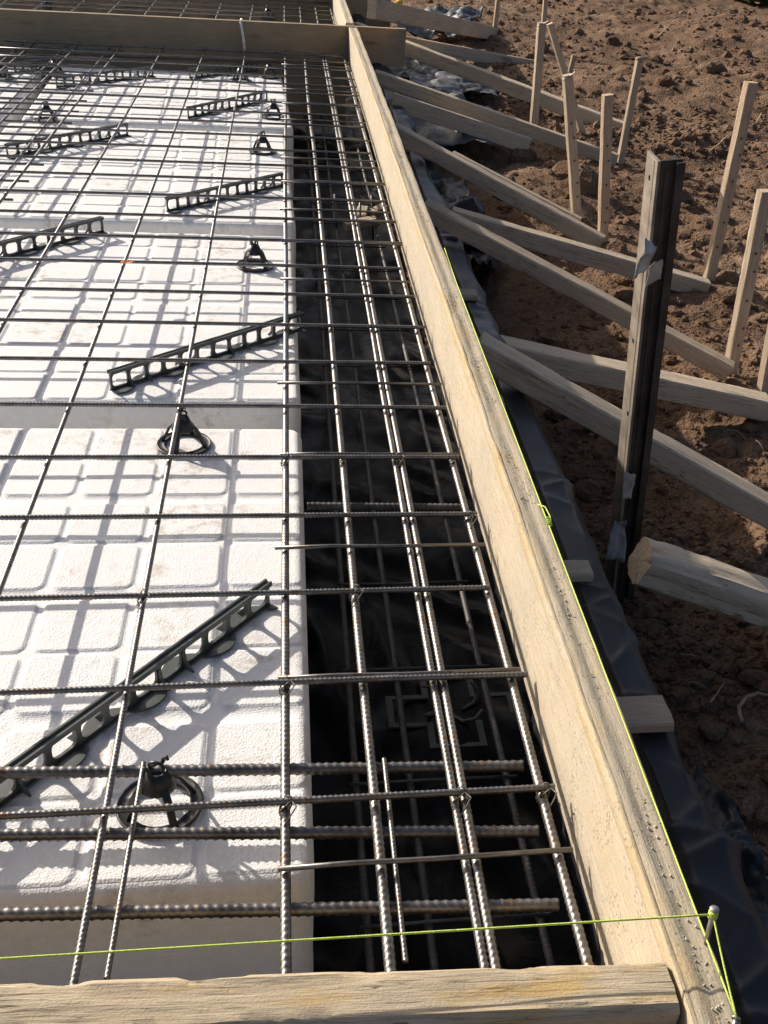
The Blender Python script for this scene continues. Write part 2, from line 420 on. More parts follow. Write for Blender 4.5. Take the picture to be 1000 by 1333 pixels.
cl = obj('soil_clods', mesh_np('soil_clods', np.vstack(VV), np.vstack(FF), smooth=False), M['soil'])
tag(kind(cl, 'stuff'), 'crumbly brown clods and crumbs of earth scattered over the soil', 'soil')

# straw and root bits
def straws(n, seed):
    r = np.random.default_rng(seed); VV = []; FF = []
    d = 0.3 + 8 * r.random(n) ** 1.3; a = r.uniform(np.radians(6), np.radians(58), n)
    x = 0.6 + d * np.sin(a) * .9; y = d * np.cos(a)
    z = soil_full(x, y) + 0.008
    for i in range(n):
        L = r.uniform(.02, .09); w = r.uniform(.0005, .0013); th = r.uniform(0, 2 * np.pi); b = r.uniform(-.25, .25); tilt = r.uniform(0, .35)
        q = np.linspace(0, 1, 5); aa = th + b * q
        px = x[i] + np.cumsum(np.cos(aa)) * L / 5; py = y[i] + np.cumsum(np.sin(aa)) * L / 5; pz = z[i] + np.sin(q * np.pi) * L * .15 + tilt * q * L
        nx, ny = -np.sin(aa) * w, np.cos(aa) * w
        o = len(VV) * 15
        VV.append(np.concatenate([np.c_[px + nx, py + ny, pz], np.c_[px, py, pz + 1.6 * w], np.c_[px - nx, py - ny, pz]]))
        for k in range(4):
            FF += [(o + k, o + k + 1, o + 5 + k + 1, o + 5 + k), (o + 5 + k, o + 5 + k + 1, o + 10 + k + 1, o + 10 + k)]
    return np.vstack(VV), np.array(FF)
V_, F_ = straws(420, 8)
st = obj('dry_straw', mesh_np('dry_straw', V_, F_), M['straw'])
tag(kind(st, 'stuff'), 'thin dry straw and root bits littering the soil', 'straw')

# ------------------------------------------------------------------ black membrane, pit and wrapped edge upstand
def sweep_sheet(name, prof, ys, mat, crumple=0.006, seed=0, sub=10, fold=0.0, far_gain=1.0):
    pr = [np.array(p, float) for p in prof]; pts = []
    for a, b in zip(pr[:-1], pr[1:]):
        k = max(2, int(np.linalg.norm(b - a) / 0.02)) if sub is None else sub
        for q in range(k): pts.append(a + (b - a) * q / k)
    pts.append(pr[-1]); pts = np.array(pts); n = len(ys); m = len(pts)
    V = np.zeros((n, m, 3)); V[:, :, 0] = pts[None, :, 0]; V[:, :, 2] = pts[None, :, 1]; V[:, :, 1] = np.asarray(ys)[:, None]
    P = V.reshape(-1, 3)
    tx = np.gradient(pts, axis=0); nn = np.c_[-tx[:, 1], tx[:, 0]]; nn /= np.linalg.norm(nn, axis=1)[:, None] + 1e-9
    N = np.tile(nn, (n, 1))
    q = P.copy(); q[:, 1] *= 1.0
    d1 = fbm(q, 5, 3, seed); ridg = 1 - np.abs(noise(q + 0.6 * np.c_[P[:, 1] * .3, P[:, 0], P[:, 2]], 9, seed + 5)) * 2
    dd = crumple * (d1 * 1.5 + 0.6 * ridg)
    if fold:
        # tucks across the sheet where the wrapping is bunched
        f = noise(np.c_[P[:, 1] * 0, P[:, 1] + 0.5 * P[:, 0], P[:, 1] * 0], 5.5, seed + 8)
        dd = dd + fold * np.clip(f - 0.25, 0, 1) * (0.6 + 0.8 * noise(P * np.array([20, 60, 20.]), 1.0, seed + 6))
    if far_gain != 1.0:                           # tucks and overlapping layers of the wrapping near the front
        for y0, sl, hh in ((1.70, .5, .007), (1.66, -.3, .006), (1.60, .8, .005), (1.335, .15, .012), (1.30, -.5, .007), (1.26, .9, .006), (1.17, -1.2, .005), (1.07, .3, .006), (0.95, .9, .006), (0.86, -.8, .008), (0.825, .4, .012), (0.80, -.3, .007), (0.72, 1.1, .007), (0.63, -.6, .008), (0.58, .3, .010)):
            u_ = P[:, 1] - y0 + sl * (P[:, 0] - 0.49)
            dd = dd + hh * np.exp(-np.where(u_ > 0, u_ / 0.007, -u_ / 0.022)) * (0.75 + 0.5 * noise(P, 30, seed + 40))
    dd = dd * (1 + (far_gain - 1) * np.clip((P[:, 1] - 1.9) / 0.6, 0, 1))
    P[:, 0] += N[:, 0] * dd; P[:, 2] += N[:, 1] * dd
    me = mesh_np(name, P, grid_faces(n, m))
    return obj(name, me, mat)
PITZ = -0.385
XF, XO, ZT, ZB = 0.322, 0.366, 0.128, -0.046         # inner face, outer face, top and underside of the side board
ysn = np.concatenate([np.arange(-0.2, 0.45, 0.012), np.arange(0.45, 1.85, 0.005), np.arange(1.85, 3.2, 0.012), np.arange(3.2, 9.0, 0.03)])
wrap = sweep_sheet('wrapped_edge_upstand', [(0.425, PITZ - 0.02), (0.446, -0.11), (0.455, -0.080), (0.466, -0.069), (0.508, -0.069), (0.524, -0.083), (0.538, -0.20), (0.56, -0.50)], ysn, M['wrap'], 0.0045, 3, 9, 0.024, 2.3)
tag(wrap, 'edge insulation upstand wrapped in creased black membrane, running under the long side board', 'insulation')
floor = sweep_sheet('pit_membrane', [(-0.20, PITZ), (0.15, PITZ - 0.004), (0.43, PITZ)], np.concatenate([np.arange(0.1, 3.2, 0.02), np.arange(3.2, 9.0, 0.05)]), M['foil'], 0.020, 11, 30)
tag(floor, 'black creased membrane lining the bottom of the edge beam trench', 'plastic sheet')
def flat_sheet(name, x0, x1, y0, y1, z, mat, step=0.05, seed=0, amp=0.004):
    a = np.arange(x0, x1 + 1e-6, step); b = np.arange(y0, y1 + 1e-6, step); gx, gy = np.meshgrid(a, b)
    P = np.c_[gx.ravel(), gy.ravel(), np.full(gx.size, z)]; P[:, 2] += amp * fbm(P, 4, 3, seed)
    return obj(name, mesh_np(name, P, grid_faces(len(b), len(a))), mat)
tag(flat_sheet('floor_membrane', -3.3, -0.19, 0.1, 9.0, PITZ - 0.012, M['foil'], seed=5), 'black membrane spread underneath the white foam pods', 'plastic sheet')

# ------------------------------------------------------------------ polystyrene pods
EPS_Z = -0.075
def turn(y): return 0.105 * min(1.0, max(0.0, (y - 2.0) / 3.8))     # rows farther back are laid slightly out of square
POD_W = 1.05
def pod_mesh(Lp):
    px, py = POD_W / 8, Lp / 8
    spans_x = [(i * px + 0.006, (i + 1) * px - 0.006) for i in range(8)]
    spans_y = [(j * py + (0.016 if j % 2 == 0 else 0.005), (j + 1) * py - (0.016 if j % 2 else 0.005)) for j in range(8)]
    def lines(spans, Lmax):
        v = {0.0, Lmax, 0.002, 0.005, 0.009, 0.013, 0.018, Lmax - .002, Lmax - .005, Lmax - .009, Lmax - .013, Lmax - .018}
        for a, b in spans:
            for e, sg in ((a, 1), (b, -1)):
                for o in (-0.0012, 0.0012, 0.004, 0.007, 0.0105, 0.0145): v.add(e + sg * o)
            for q in np.linspace(a + .02, b - .02, 8): v.add(float(q))
        v = sorted(v); out = [v[0]]
        for q in v[1:]:
            if q - out[-1] > 0.0009: out.append(q)
        return np.array(out)
    x, y = lines(spans_x, POD_W), lines(spans_y, Lp); nx, ny = len(x), len(y); gx, gy = np.meshgrid(x, y)
    def sd(cx0, cx1, cy0, cy1, X, Y, r=0.014):
        ax = np.abs(X - (cx0 + cx1) / 2) - (cx1 - cx0) / 2 + r; ay = np.abs(Y - (cy0 + cy1) / 2) - (cy1 - cy0) / 2 + r
        return np.sqrt(np.clip(ax, 0, None) ** 2 + np.clip(ay, 0, None) ** 2) + np.minimum(np.maximum(ax, ay), 0) - r
    hgt = np.zeros_like(gx)
    for i in range(8):
        for j in range(8):
            d = sd(*spans_x[i], *spans_y[j], gx, gy)
            hgt = np.maximum(hgt, np.clip(0.5 - d / 0.0024, 0, 1))
    P = np.c_[gx.ravel(), gy.ravel(), np.zeros(gx.size)]
    z = -0.0022 + 0.0022 * hgt.ravel() + 0.0003 * fbm(P, 30, 3, 61) + 0.0008 * noise(P, 6, 60)
    # round the rim over
    e = np.minimum(np.minimum(P[:, 0], POD_W - P[:, 0]), np.minimum(P[:, 1], Lp - P[:, 1]))
    rr = 0.016; k = np.clip(1 - e / rr, 0, 1); z = z - rr * (1 - np.sqrt(np.clip(1 - k * k, 0, 1)))
    # rounded plan corners
    cr = 0.03
    P2 = P.copy()
    for cx_, sx in ((cr, -1), (POD_W - cr, 1)):
        for cy_, sy in ((cr, -1), (Lp - cr, 1)):
            ddx = (P[:, 0] - cx_) * sx; ddy = (P[:, 1] - cy_) * sy
            msk = (ddx > 0) & (ddy > 0); mx = np.maximum(ddx, ddy); ln = np.sqrt(ddx ** 2 + ddy ** 2) + 1e-9
            f = np.where(msk, mx / ln, 1)
            P2[:, 0] = np.where(msk, cx_ + sx * ddx * f, P2[:, 0]); P2[:, 1] = np.where(msk, cy_ + sy * ddy * f, P2[:, 1])
    P2[:, 2] = z
    F = [grid_faces(ny, nx)]
    # skirt
    idx = np.arange(nx * ny).reshape(ny, nx)
    rim = np.concatenate([idx[0, :-1], idx[:-1, -1], idx[-1, :0:-1], idx[:0:-1, 0]])
    lv = [P2]; prev = rim; base = len(P2)
    for dz in (-0.06, -0.15, -0.28):
        q = P2[rim].copy(); q[:, 2] = dz; ctr = np.array([POD_W / 2, Lp / 2]); q[:, :2] += 0.002 * noise(q, 9, 77)[:, None]
        lv.append(q); cur = np.arange(base, base + len(rim)); base += len(rim)
        F.append(np.stack([prev, cur, np.roll(cur, -1), np.roll(prev, -1)], 1)); prev = cur
    return mesh_np('foam_pod', np.vstack(lv), F)
pod_rows = [(0.800, 1.910), (2.020, 3.140), (3.250, 4.450), (4.550, 5.650)]
pod_me = pod_mesh(1.12)
order = ['front row', 'second row', 'third row', 'last row at the cross board']
for ci, x1 in enumerate((0.024, -1.095)):
    for ri, (a, b) in enumerate(pod_rows):
        o = obj('foam_pod', pod_me, M['eps'])
        th = turn((a + b) / 2); dx = x1 - POD_W - 0.024
        mm = Matrix.Identity(4); mm[1][0] = th; mm[1][1] = (b - a) / 1.12            # rows out of square: each pod follows the skew of its row
        mm.translation = Vector((x1 - POD_W, a + th * dx + 0.2 * th, EPS_Z)); o.matrix_local = mm
        where = 'next to the edge trench' if ci == 0 else 'away from the edge trench'
        tag(o, f'white padded foam pod {where}, {order[ri]}', 'foam block', 'white foam pods under the mesh')
for k, x1 in enumerate((0.024, -1.095)):
    o = obj('foam_pod', pod_me, M['eps']); o.rotation_euler = (0, 0, 0.11); dx = x1 - POD_W - 0.024; o.location = (0.024 + dx * math.cos(0.11), 6.28 + dx * math.sin(0.11), EPS_Z)
    tag(o, 'white polystyrene pod of the next bay, showing behind the brown cross board', 'foam block', 'white foam pods of the next bay')

# ------------------------------------------------------------------ reinforcement bars
_bar = {}
def bar_mesh(L, d, ribs=0.0, var=0, bend=0.002, old=False):
    """ribbed bar along +x; ribs = length (from x=0) that carries modelled ribs"""
    key = (round(L, 3), d, round(ribs, 2), var, old)
    if key in _bar: return _bar[key]
    p = 0.70 * d if d > 0.009 else 0.0062
    if d < 0.0075: p = 0.0055
    near = np.arange(0, min(ribs, L), p / 4) if ribs else np.zeros(0)
    start = near[-1] + p / 4 if len(near) else 0
    far = np.linspace(start, L, max(2, int((L - start) / 0.2) + 2)) if L - start > 1e-3 else np.array([L])
    s = np.concatenate([near, far]); n = 9; th = np.arange(n) * 2 * np.pi / n
    S, TH = np.meshgrid(s, th, indexing='ij')
    ph = (S / p + 1.0 * np.abs(((TH / np.pi) % 2) - 1)) % 1.0
    pul = np.exp(-((ph - 0.5) / 0.17) ** 2) * (0.35 + 0.65 * np.abs(np.sin(TH)))
    r = d / 2 * (0.93 + np.where(S <= (near[-1] if len(near) else -1), 0.26 * pul, 0.08))
    c = np.zeros((len(s), 3)); c[:, 0] = s
    q = np.c_[s, s * 0 + var * 7.3, s * 0]
    c[:, 1] = bend * (noise(q, 0.9, 3 + var) + 0.4 * noise(q, 2.6, 9 + var)); c[:, 2] = bend * 0.8 * noise(q, 1.1, 5 + var)
    V = np.stack([c[:, None, 0] + 0 * r, c[:, None, 1] + r * np.cos(TH), c[:, None, 2] + r * np.sin(TH)], -1).reshape(-1, 3)
    F = [grid_faces(len(s), n, True), np.array([list(range(n))[::-1]]), np.array([[(len(s) - 1) * n + k for k in range(n)]])]
    me = mesh_np('rebar', V, F)
    me.materials.append(M['shadesteel' if old else 'steel'])  # old picks the steel coloured with trench shade
    _bar[key] = me
    return me
def bar(name, p0, p1, d, parent=None, ribs=0.0, var=0, bend=0.002, old=False):
    L = (Vector(p1) - Vector(p0)).length
    return obj(name, bar_mesh(L, d, ribs, var, bend, old), None, parent, frame(p0, p1))

mesh1 = empty('welded_rebar_mesh', 'large welded steel mesh over the foam pods, ending at the long side board', 'rebar mesh', (0, 0, 0))
ZC, ZL = 0.0055, -0.0055                    # cross bars on top of the lengthwise bars
r1 = random.Random(5)
cell_y = [0.842 + 0.1995 * k for k in range(26)]
for k, y in enumerate(cell_y):
    xe = 0.300 + r1.uniform(-0.008, 0.012)
    if k in (9, 16, 18): xe -= 0.02
    x0 = -1.32; j = r1.uniform(-0.006, 0.006)
    skew = r1.uniform(-0.004, 0.004)
    if k == 0: skew += 0.0
    ribs = 1.66 if y < 2.7 else 0.0
    bar('cross_bar', (xe, y + j, ZC), (x0 + (xe - 0.3), y + j - skew - 1.62 * turn(y) * 0.85, ZC), 0.0084, mesh1, ribs, k % 4)
for k in range(7):
    x = -0.008 - 0.1995 * k
    d = 0.0118 if k == 0 else 0.0084
    bar('lengthwise_bar', (x, 0.56 - 0.004 * k, ZL - (d - 0.0095) / 2), (x + 0.004, 5.95 + 0.11 * x, ZL), d, mesh1, 3.0, k % 5, 0.003)
bar('lengthwise_bar', (0.187, 0.56, ZL - 0.001), (0.185, 5.93, ZL), 0.0105, mesh1, 3.0, 7, 0.003)
# tie wires at crossings
def tie(x, y, z, parent, seed):
    r = random.Random(seed); pts = []
    for q in range(22):
        a = q / 21 * 4 * math.pi
        pts.append((x + 0.0072 * math.cos(a) + r.uniform(-.0006, .0006), y + 0.0068 * math.sin(a), z + 0.0115 * math.sin(a + (0.8 if q < 11 else 2.3))))
    pts += [(x + 0.012, y - 0.012, z + 0.012), (x + 0.006, y - 0.022, z + 0.010), (x - 0.004, y - 0.030, z - 0.004)]
    obj('tie_wire', tube_mesh('tie_wire', pts, 0.0009, 5), M['wire'], parent)
tie(-0.008, 0.842, 0, mesh1, 1); tie(0.19, 0.842, 0, mesh1, 2); tie(-0.008, 1.045, 0, mesh1, 3); tie(0.19, 1.64, 0, mesh1, 4); tie(-0.008, 1.64, 0, mesh1, 5); tie(0.092, 1.242, 0, mesh1, 6); tie(0.291, 0.842, 0, mesh1, 7); tie(-0.2075, 1.242, 0, mesh1, 8); tie(0.291, 1.44, 0, mesh1, 9)

mesh2 = empty('welded_rebar_mesh', 'second welded steel mesh lapped over the first, lying away from the side board', 'rebar mesh', (0, 0, 0))
for k in range(21):
    y = 1.86 + 0.1995 * k
    yy = y - 0.045 - 1.07 * turn(y) * 0.85; bar('cross_bar', (-0.775 + r1.uniform(-.012, .012), yy, -0.013), (-3.0, yy - 2.22 * turn(y) * 0.85, -0.013), 0.0074, mesh2, 0.0, k % 4)
for k in range(11):
    x = -0.865 - 0.1995 * k
    bar('lengthwise_bar', (x, 1.70, -0.022), (x, 5.95 + 0.11 * x, -0.022), 0.0074, mesh2, 0.0, k % 5, 0.003)
mesh3 = empty('welded_rebar_mesh', 'welded steel mesh of the next bay behind the brown cross board', 'rebar mesh', (0, 0, 0))
for k in range(10):
    y = 6.12 + 0.1995 * k
    bar('cross_bar', (0.29, y, ZC), (-3.0, y - 0.362, ZC), 0.0078, mesh3, 0.0, k % 4)
for k in range(17):
    x = 0.29 - 0.1 * k if k < 4 else -0.01 - 0.2 * (k - 3)
    bar('lengthwise_bar', (x, 6.03 + 0.11 * x, ZL), (x, 7.98 + 0.11 * x, ZL), 0.0085, mesh3, 0.0, k % 5, 0.003)

# edge beam cage
cage = empty('rebar_cage', 'edge beam reinforcement cage standing in the dark trench along the side board', 'rebar cage', (0, 0, 0))
for k, (x, d) in enumerate(((0.092, 0.0125), (0.1985, 0.0115), (0.291, 0.0120))):
    bar('top_bar', (x, 0.565, -0.0055 - (d - .0095) / 2), (x + 0.002, 5.93, -0.0075), d, cage, 3.0, 10 + k, 0.003)
for k, x in enumerate((0.100, 0.182, 0.338)):
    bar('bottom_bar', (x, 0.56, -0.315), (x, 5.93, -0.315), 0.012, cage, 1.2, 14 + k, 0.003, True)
for k in range(18):
    y = 0.76 + 0.2965 * k + r1.uniform(-.006, .006)
    xl, xr = -0.020 + r1.uniform(-.004, .004), 0.306 + r1.uniform(-.006, .004); zt = 0.0042
    pts = [(xl, y - .002, zt), (0.06, y + r1.uniform(-.002, .002), zt), (0.15, y + r1.uniform(-.004, .004), zt + 0.001), (xr, y, zt)]
    obj('cross_wire', tube_mesh('cross_wire', pts, 0.0031, 7), M['steel'], cage)
for k in range(18):
    y = 0.90 + 0.26 * k + r1.uniform(-.01, .01)
    obj('cross_wire', tube_mesh('cross_wire', [(0.088, y, -0.306), (0.2, y + r1.uniform(-.004, .004), -0.306), (0.352, y, -0.306)], 0.0026, 6), M['shadesteel'], cage)

# loose bars by the front board
loose = [((-60, 1005.5), (681, 996), 'thick ribbed bar laid crosswise under the mesh, passing over the bar chair top'),
         ((-60, 1088.5), (701, 1082), 'thick ribbed crosswise bar between the bar chair and the front pod edge'),
         ((-60, 1190.5), (727, 1178), 'thick ribbed crosswise bar in front of the foam pod, nearest the split front board')]
for k, (a, b, lab) in enumerate(loose):
    p0, p1 = PZ(*a, -0.020), PZ(*b, -0.020)
    o = bar('loose_rebar', p1, p1 + (p0 - p1).normalized() * 1.2, 0.0142, None, 1.2, 20 + k, 0.0015); tag(o, lab, 'rebar', 'loose thick bars near the front board')
for a, b, lab in (((187, 993), (139, 1274), 'thin short bar laid lengthwise over the thick bars and the foam pod'), ((500, 988), (528, 1252), 'thin short bar laid lengthwise over the thick bars above the dark trench')):
    p0, p1 = PZ(*a, -0.008), PZ(*b, -0.008)
    tag(bar('loose_rebar', p0, p1, 0.0064, None, 1.2, 30, 0.001), lab, 'rebar')
p0, p1 = PZ(400, 659, -0.03), PZ(602, 661, -0.03)
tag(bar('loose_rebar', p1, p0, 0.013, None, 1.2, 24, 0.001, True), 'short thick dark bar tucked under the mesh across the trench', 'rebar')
p0, p1 = PZ(365, 889, 0.006), PZ(520, 881, 0.006)
tag(bar('loose_rebar', p1, p0, 0.0062, None, 1.2, 25, 0.001), 'thin short bar lying against a mesh cross bar beside the foam edge', 'rebar')
# starter bars standing in the pit farther back
for k, (a, b) in enumerate((((440, 287), (436, 253)), ((465, 297), (459, 253)), ((470, 287), (469, 264)), ((487, 277), (484, 253)))):
    base = PZ(*a, -0.28); top = PY(*b, base.y)
    base = Vector((base.x, base.y, PITZ))
    tag(bar('upright_rebar', base, top, 0.008, None, 0.0, 31, 0.001), 'thin upright bar standing in the trench below the mesh', 'rebar', 'upright bars in the trench')

# ------------------------------------------------------------------ formwork boards
side = empty('side_board', 'long pale formwork plank crusted with old concrete along the slab edge', 'formwork board', (0, 0, 0))
def side_plank(y0, y1, x_in, x_out, zt, zb, name, parent):
    """the plank is built as its face and its crusted top, edges worn"""
    ys = np.concatenate([np.arange(y0, min(y1, 2.2), 0.006), np.arange(max(y0, min(y1, 2.2)), y1, 0.04), [y1]])
    w = x_out - x_in
    wob = 0.0025 * noise(np.c_[ys, ys * 0, ys * 0], 1.3, 4) + 0.001 * noise(np.c_[ys, ys * 0, ys * 0], 9, 5)
    wz = 0.002 * noise(np.c_[ys, ys * 0, ys * 0], 1.7, 14)
    def skin(prof, nm, mat, seed, amp, par):
        pr = np.array(prof); n, m = len(ys), len(pr)
        V = np.zeros((n, m, 3)); V[:, :, 0] = pr[None, :, 0] + wob[:, None]; V[:, :, 1] = ys[:, None]; V[:, :, 2] = pr[None, :, 1] + wz[:, None]
        P = V.reshape(-1, 3)
        dd = amp * fbm(P * np.array([1, .35, 1]), 26, 4, seed)
        P[:, 2] += dd; P[:, 0] += 0.6 * dd
        # map so that grain runs along local x
        Q = np.c_[P[:, 1], -P[:, 0], P[:, 2]]
        F = [grid_faces(n, m)]
        F.append(np.array([list(range(m))])); F.append(np.array([[(n - 1) * m + k for k in range(m)][::-1]]))
        me = mesh_np(nm, Q, F)
        me.set_sharp_from_angle(angle=math.radians(35))
        rotm = Matrix(((0, -1, 0, 0), (1, 0, 0, 0), (0, 0, 1, 0), (0, 0, 0, 1)))
        return obj(nm, me, mat, par, rotm)
    L = lambda a, b, k: [(a[0] + (b[0] - a[0]) * q / k, a[1] + (b[1] - a[1]) * q / k) for q in range(k)]
    body = L((x_out, zt - .012), (x_out, zb), 6) + L((x_out, zb), (x_in, zb), 4) + L((x_in, zb), (x_in, zt - .004), 8) + [(x_in, zt - .004), (x_in + .004, zt - .0105), (x_out - .004, zt - .0105), (x_out, zt - .012)]
    skin(body, 'plank', M['board'], 31, 0.0012, parent)
    top = [(x_in + .0055, zt - .0035)] + [(x_in + .0062 + (w - .0092) * q / 9, zt + 0.0012 * math.sin(q)) for q in range(10)] + [(x_out - .0002, zt - .004), (x_out - .001, zt - .0112), (x_in + .006, zt - .0102)]
    lip = [(x_in - .0006, zt - .017), (x_in - .0012, zt - .009), (x_in + .0004, zt - .002), (x_in + .0018, zt + .0004), (x_in + .0036, zt + .0010), (x_in + .0060, zt + .0004), (x_in + .0068, zt - .006), (x_in + .003, zt - .014)]
    skin(lip, 'rubbed_edge', M['edge'], 37, 0.0022, parent)
    skin(top, 'top_edge', M['board_top'], 33, 0.0032, parent)
side_plank(-0.15, 5.955, XF, XO, ZT, ZB, 'side', side)
def crumbs(n, seed):
    r = np.random.default_rng(seed); V0, F0 = ico(1); nv = len(V0)
    y = 0.3 + 4.2 * r.random(n * 4) ** 1.6
    keep = fbm(np.c_[y, y * 0, y * 0], 7, 3, 70) > 0.02; y = y[keep][:n]; n = len(y)
    x = XF + 0.012 + np.abs(r.normal(0, 1, n)).clip(0, 2.6) / 2.6 * 0.028; sz = r.uniform(.0005, .0016, n)
    VV = V0[None] * (sz[:, None] * r.uniform(.6, 1.3, (n, 3)))[:, None, :] + np.c_[x, y, np.full(n, ZT + 0.001)][:, None, :]
    return mesh_np('concrete_crumbs', VV.reshape(-1, 3), (F0[None] + (np.arange(n) * nv)[:, None, None]).reshape(-1, 3), False)
M['crumb'] = mat_plain('concrete_crumb', (0.46, 0.41, 0.33), 0.95, 0, 0.3, 200, 0.3, 0.001, 0.1)
cr_ = obj('concrete_crumbs', crumbs(650, 17), M['crumb'], side); cr_['kind'] = 'stuff'
side2 = empty('side_board', 'pale formwork plank continuing the slab edge behind the brown cross board', 'formwork board', (0, 0, 0))
side_plank(6.06, 7.95, XF - 0.012, XO - 0.012, 0.135, ZB, 'side2', side2)

# front board: split, yellowish plank
fp1 = Vector((0.3175, 0.5085, ZT + 0.001)); fp0 = Vector((-1.6, 0.5085 + 0.045 * 1.9, ZT + 0.001))
front = beam('front_board', fp0, fp1, 0.050, 0.19, M['front'], seg=0.006, wear=0.0016, ch=0.006)
tag(front, 'weathered split plank with yellowish stains closing the front of the slab', 'formwork board')
# brown cross board
cb = empty('cross_board', 'brown shaded cross board dividing the slab from the next bay', 'formwork board', (0, 0, 0))
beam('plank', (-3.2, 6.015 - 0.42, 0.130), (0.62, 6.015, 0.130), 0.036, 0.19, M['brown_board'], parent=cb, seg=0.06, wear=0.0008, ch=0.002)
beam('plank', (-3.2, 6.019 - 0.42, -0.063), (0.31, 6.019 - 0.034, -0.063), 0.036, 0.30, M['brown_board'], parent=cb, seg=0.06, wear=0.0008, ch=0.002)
fb = empty('far_board', 'dark brown plank wall closing the far end of the next bay', 'formwork board', (0, 0, 0))
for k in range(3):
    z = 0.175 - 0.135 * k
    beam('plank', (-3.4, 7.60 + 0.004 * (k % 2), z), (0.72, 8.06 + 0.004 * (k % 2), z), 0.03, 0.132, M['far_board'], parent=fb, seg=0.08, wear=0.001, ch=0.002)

# wooden blocks under the side board
for k, (y, L) in enumerate(((1.025, .060), (1.365, .045), (1.98, .05), (2.62, .05), (3.3, .05), (4.2, .05), (5.1, .05))):
    x1 = (0.512, 0.487, 0.45, 0.49, 0.46, 0.47, 0.46)[k]
    o = beam('spacer_block', (0.33, y, ZB - 0.001), (x1, y, ZB - 0.001), L, 0.017, M['block'], seg=0.02, wear=0.0008, ch=0.003)
    tag(o, ('pale sawn block wedged under the side board, sticking out widest over the black wrap', 'small pale block under the side board opposite the steel post')[k] if k < 2 else 'small wooden block wedged between side board and black wrap', 'wood block', None if k < 2 else 'blocks under the side board')

# ------------------------------------------------------------------ braces, struts, stakes
def soil_at(x, y): return float(soil_full(np.array([x]), np.array([y]))[0])
BW, BH = 0.058, 0.052
def add_brace(p0, p1, label, w=BW, h=BH, group='sloping braces', name='sloping_brace', mat='brace', **kw):
    kw = {**dict(seg=0.03, wear=0.0014, ch=0.004), **kw}
    o = beam(name, p0, p1, w, h, M[mat], **kw)
    if name == 'sloping_brace' and p0.y < 6:      # cleat that holds the brace head off the board
        mi = o.matrix_local.inverted()
        c = beam('cleat', Vector((0.3975, p0.y, ZB + 0.002)), Vector((0.3975, p0.y, min(p0.z - 0.006, 0.10))), 0.045, 0.030, M['block'], up=(1, 0, 0), seg=0.03, wear=0.001)
        mw = c.matrix_local.copy(); c.parent = o; c.matrix_local = mi @ mw
    return tag(o, label, 'brace', group)
# sloping braces from the top of the side board to the stakes
s = PX(628, 438, 0.415); e = PY(1000, 648, 1.93); e = s + (e - s) * 1.22
add_brace(s, e, 'thick sloping brace with splintered end passing behind the black steel post', 0.066, 0.057)
s = PX(556, 261, 0.415); e = PZ(956, 474, -0.29)
add_brace(s, e, 'long cracked sloping brace ending at a leaning drilled stake', 0.054, 0.052)
s = PX(515, 161, 0.41); e = PZ(788, 308, -0.245)
add_brace(s, e, 'thin sloping brace ending at an upright drilled stake', 0.045, 0.06)
s = PX(489, 91, 0.41); e = PZ(806, 201, -0.215)
add_brace(s, e, 'sloping brace with a wide board nailed along underneath', 0.045, 0.06)
s = PX(464, 29, 0.40); e = PZ(815, 160, -0.20)
add_brace(s, e, 'longest sloping brace, starting at the corner of the brown cross board', 0.05, 0.075)
s = PX(485, -3, 0.40); e = PZ(646, 36, -0.14)
add_brace(s, e, 'sloping brace of the next bay ending at a short stake above the grey sheets', 0.045, 0.09)
# level struts
S = lambda a, za, b, zb_, lab, w=0.07, h=0.06, **kw: add_brace(PZ(*a, za), PZ(*b, zb_), lab, w, h, 'low struts', 'ground_strut', **kw)
p0 = PZ(846, 708, -0.10); p1 = PY(1000, 762, p0.y - 0.02); p1 = p0 + (p1 - p0) * 1.5
add_brace(p0, p1, 'heavy short beam with a broken end resting beside the foot of the steel post', 0.088, 0.075, 'low struts', 'ground_strut', seg=0.008, wear=0.0035, ch=0.014)
S((648, 441), -0.13, (1003, 518), -0.29, 'thick low strut half in shadow reaching the soil behind the steel post', 0.075, 0.06)
S((590, 271), -0.09, (924, 366), -0.27, 'thick low strut ending at the tallest leaning stake', 0.06, 0.06)
S((590, 197), -0.06, (757, 284), -0.24, 'thin low strut beside the thin sloping brace', 0.035, 0.05)
S((512, 44), -0.05, (699, 79), -0.17, 'thin low strut behind the longest brace, lying over the grey sheets', 0.03, 0.075)
p0 = PY(514, 121, 5.0); p1 = PY(692, 180, 5.0)
wb = beam('wide_brace_board', p0, p1, 0.028, 0.072, M['brace'], seg=0.04, wear=0.001, ch=0.003)
tag(wb, 'wide board on edge under a sloping brace, with a square cut end', 'board')

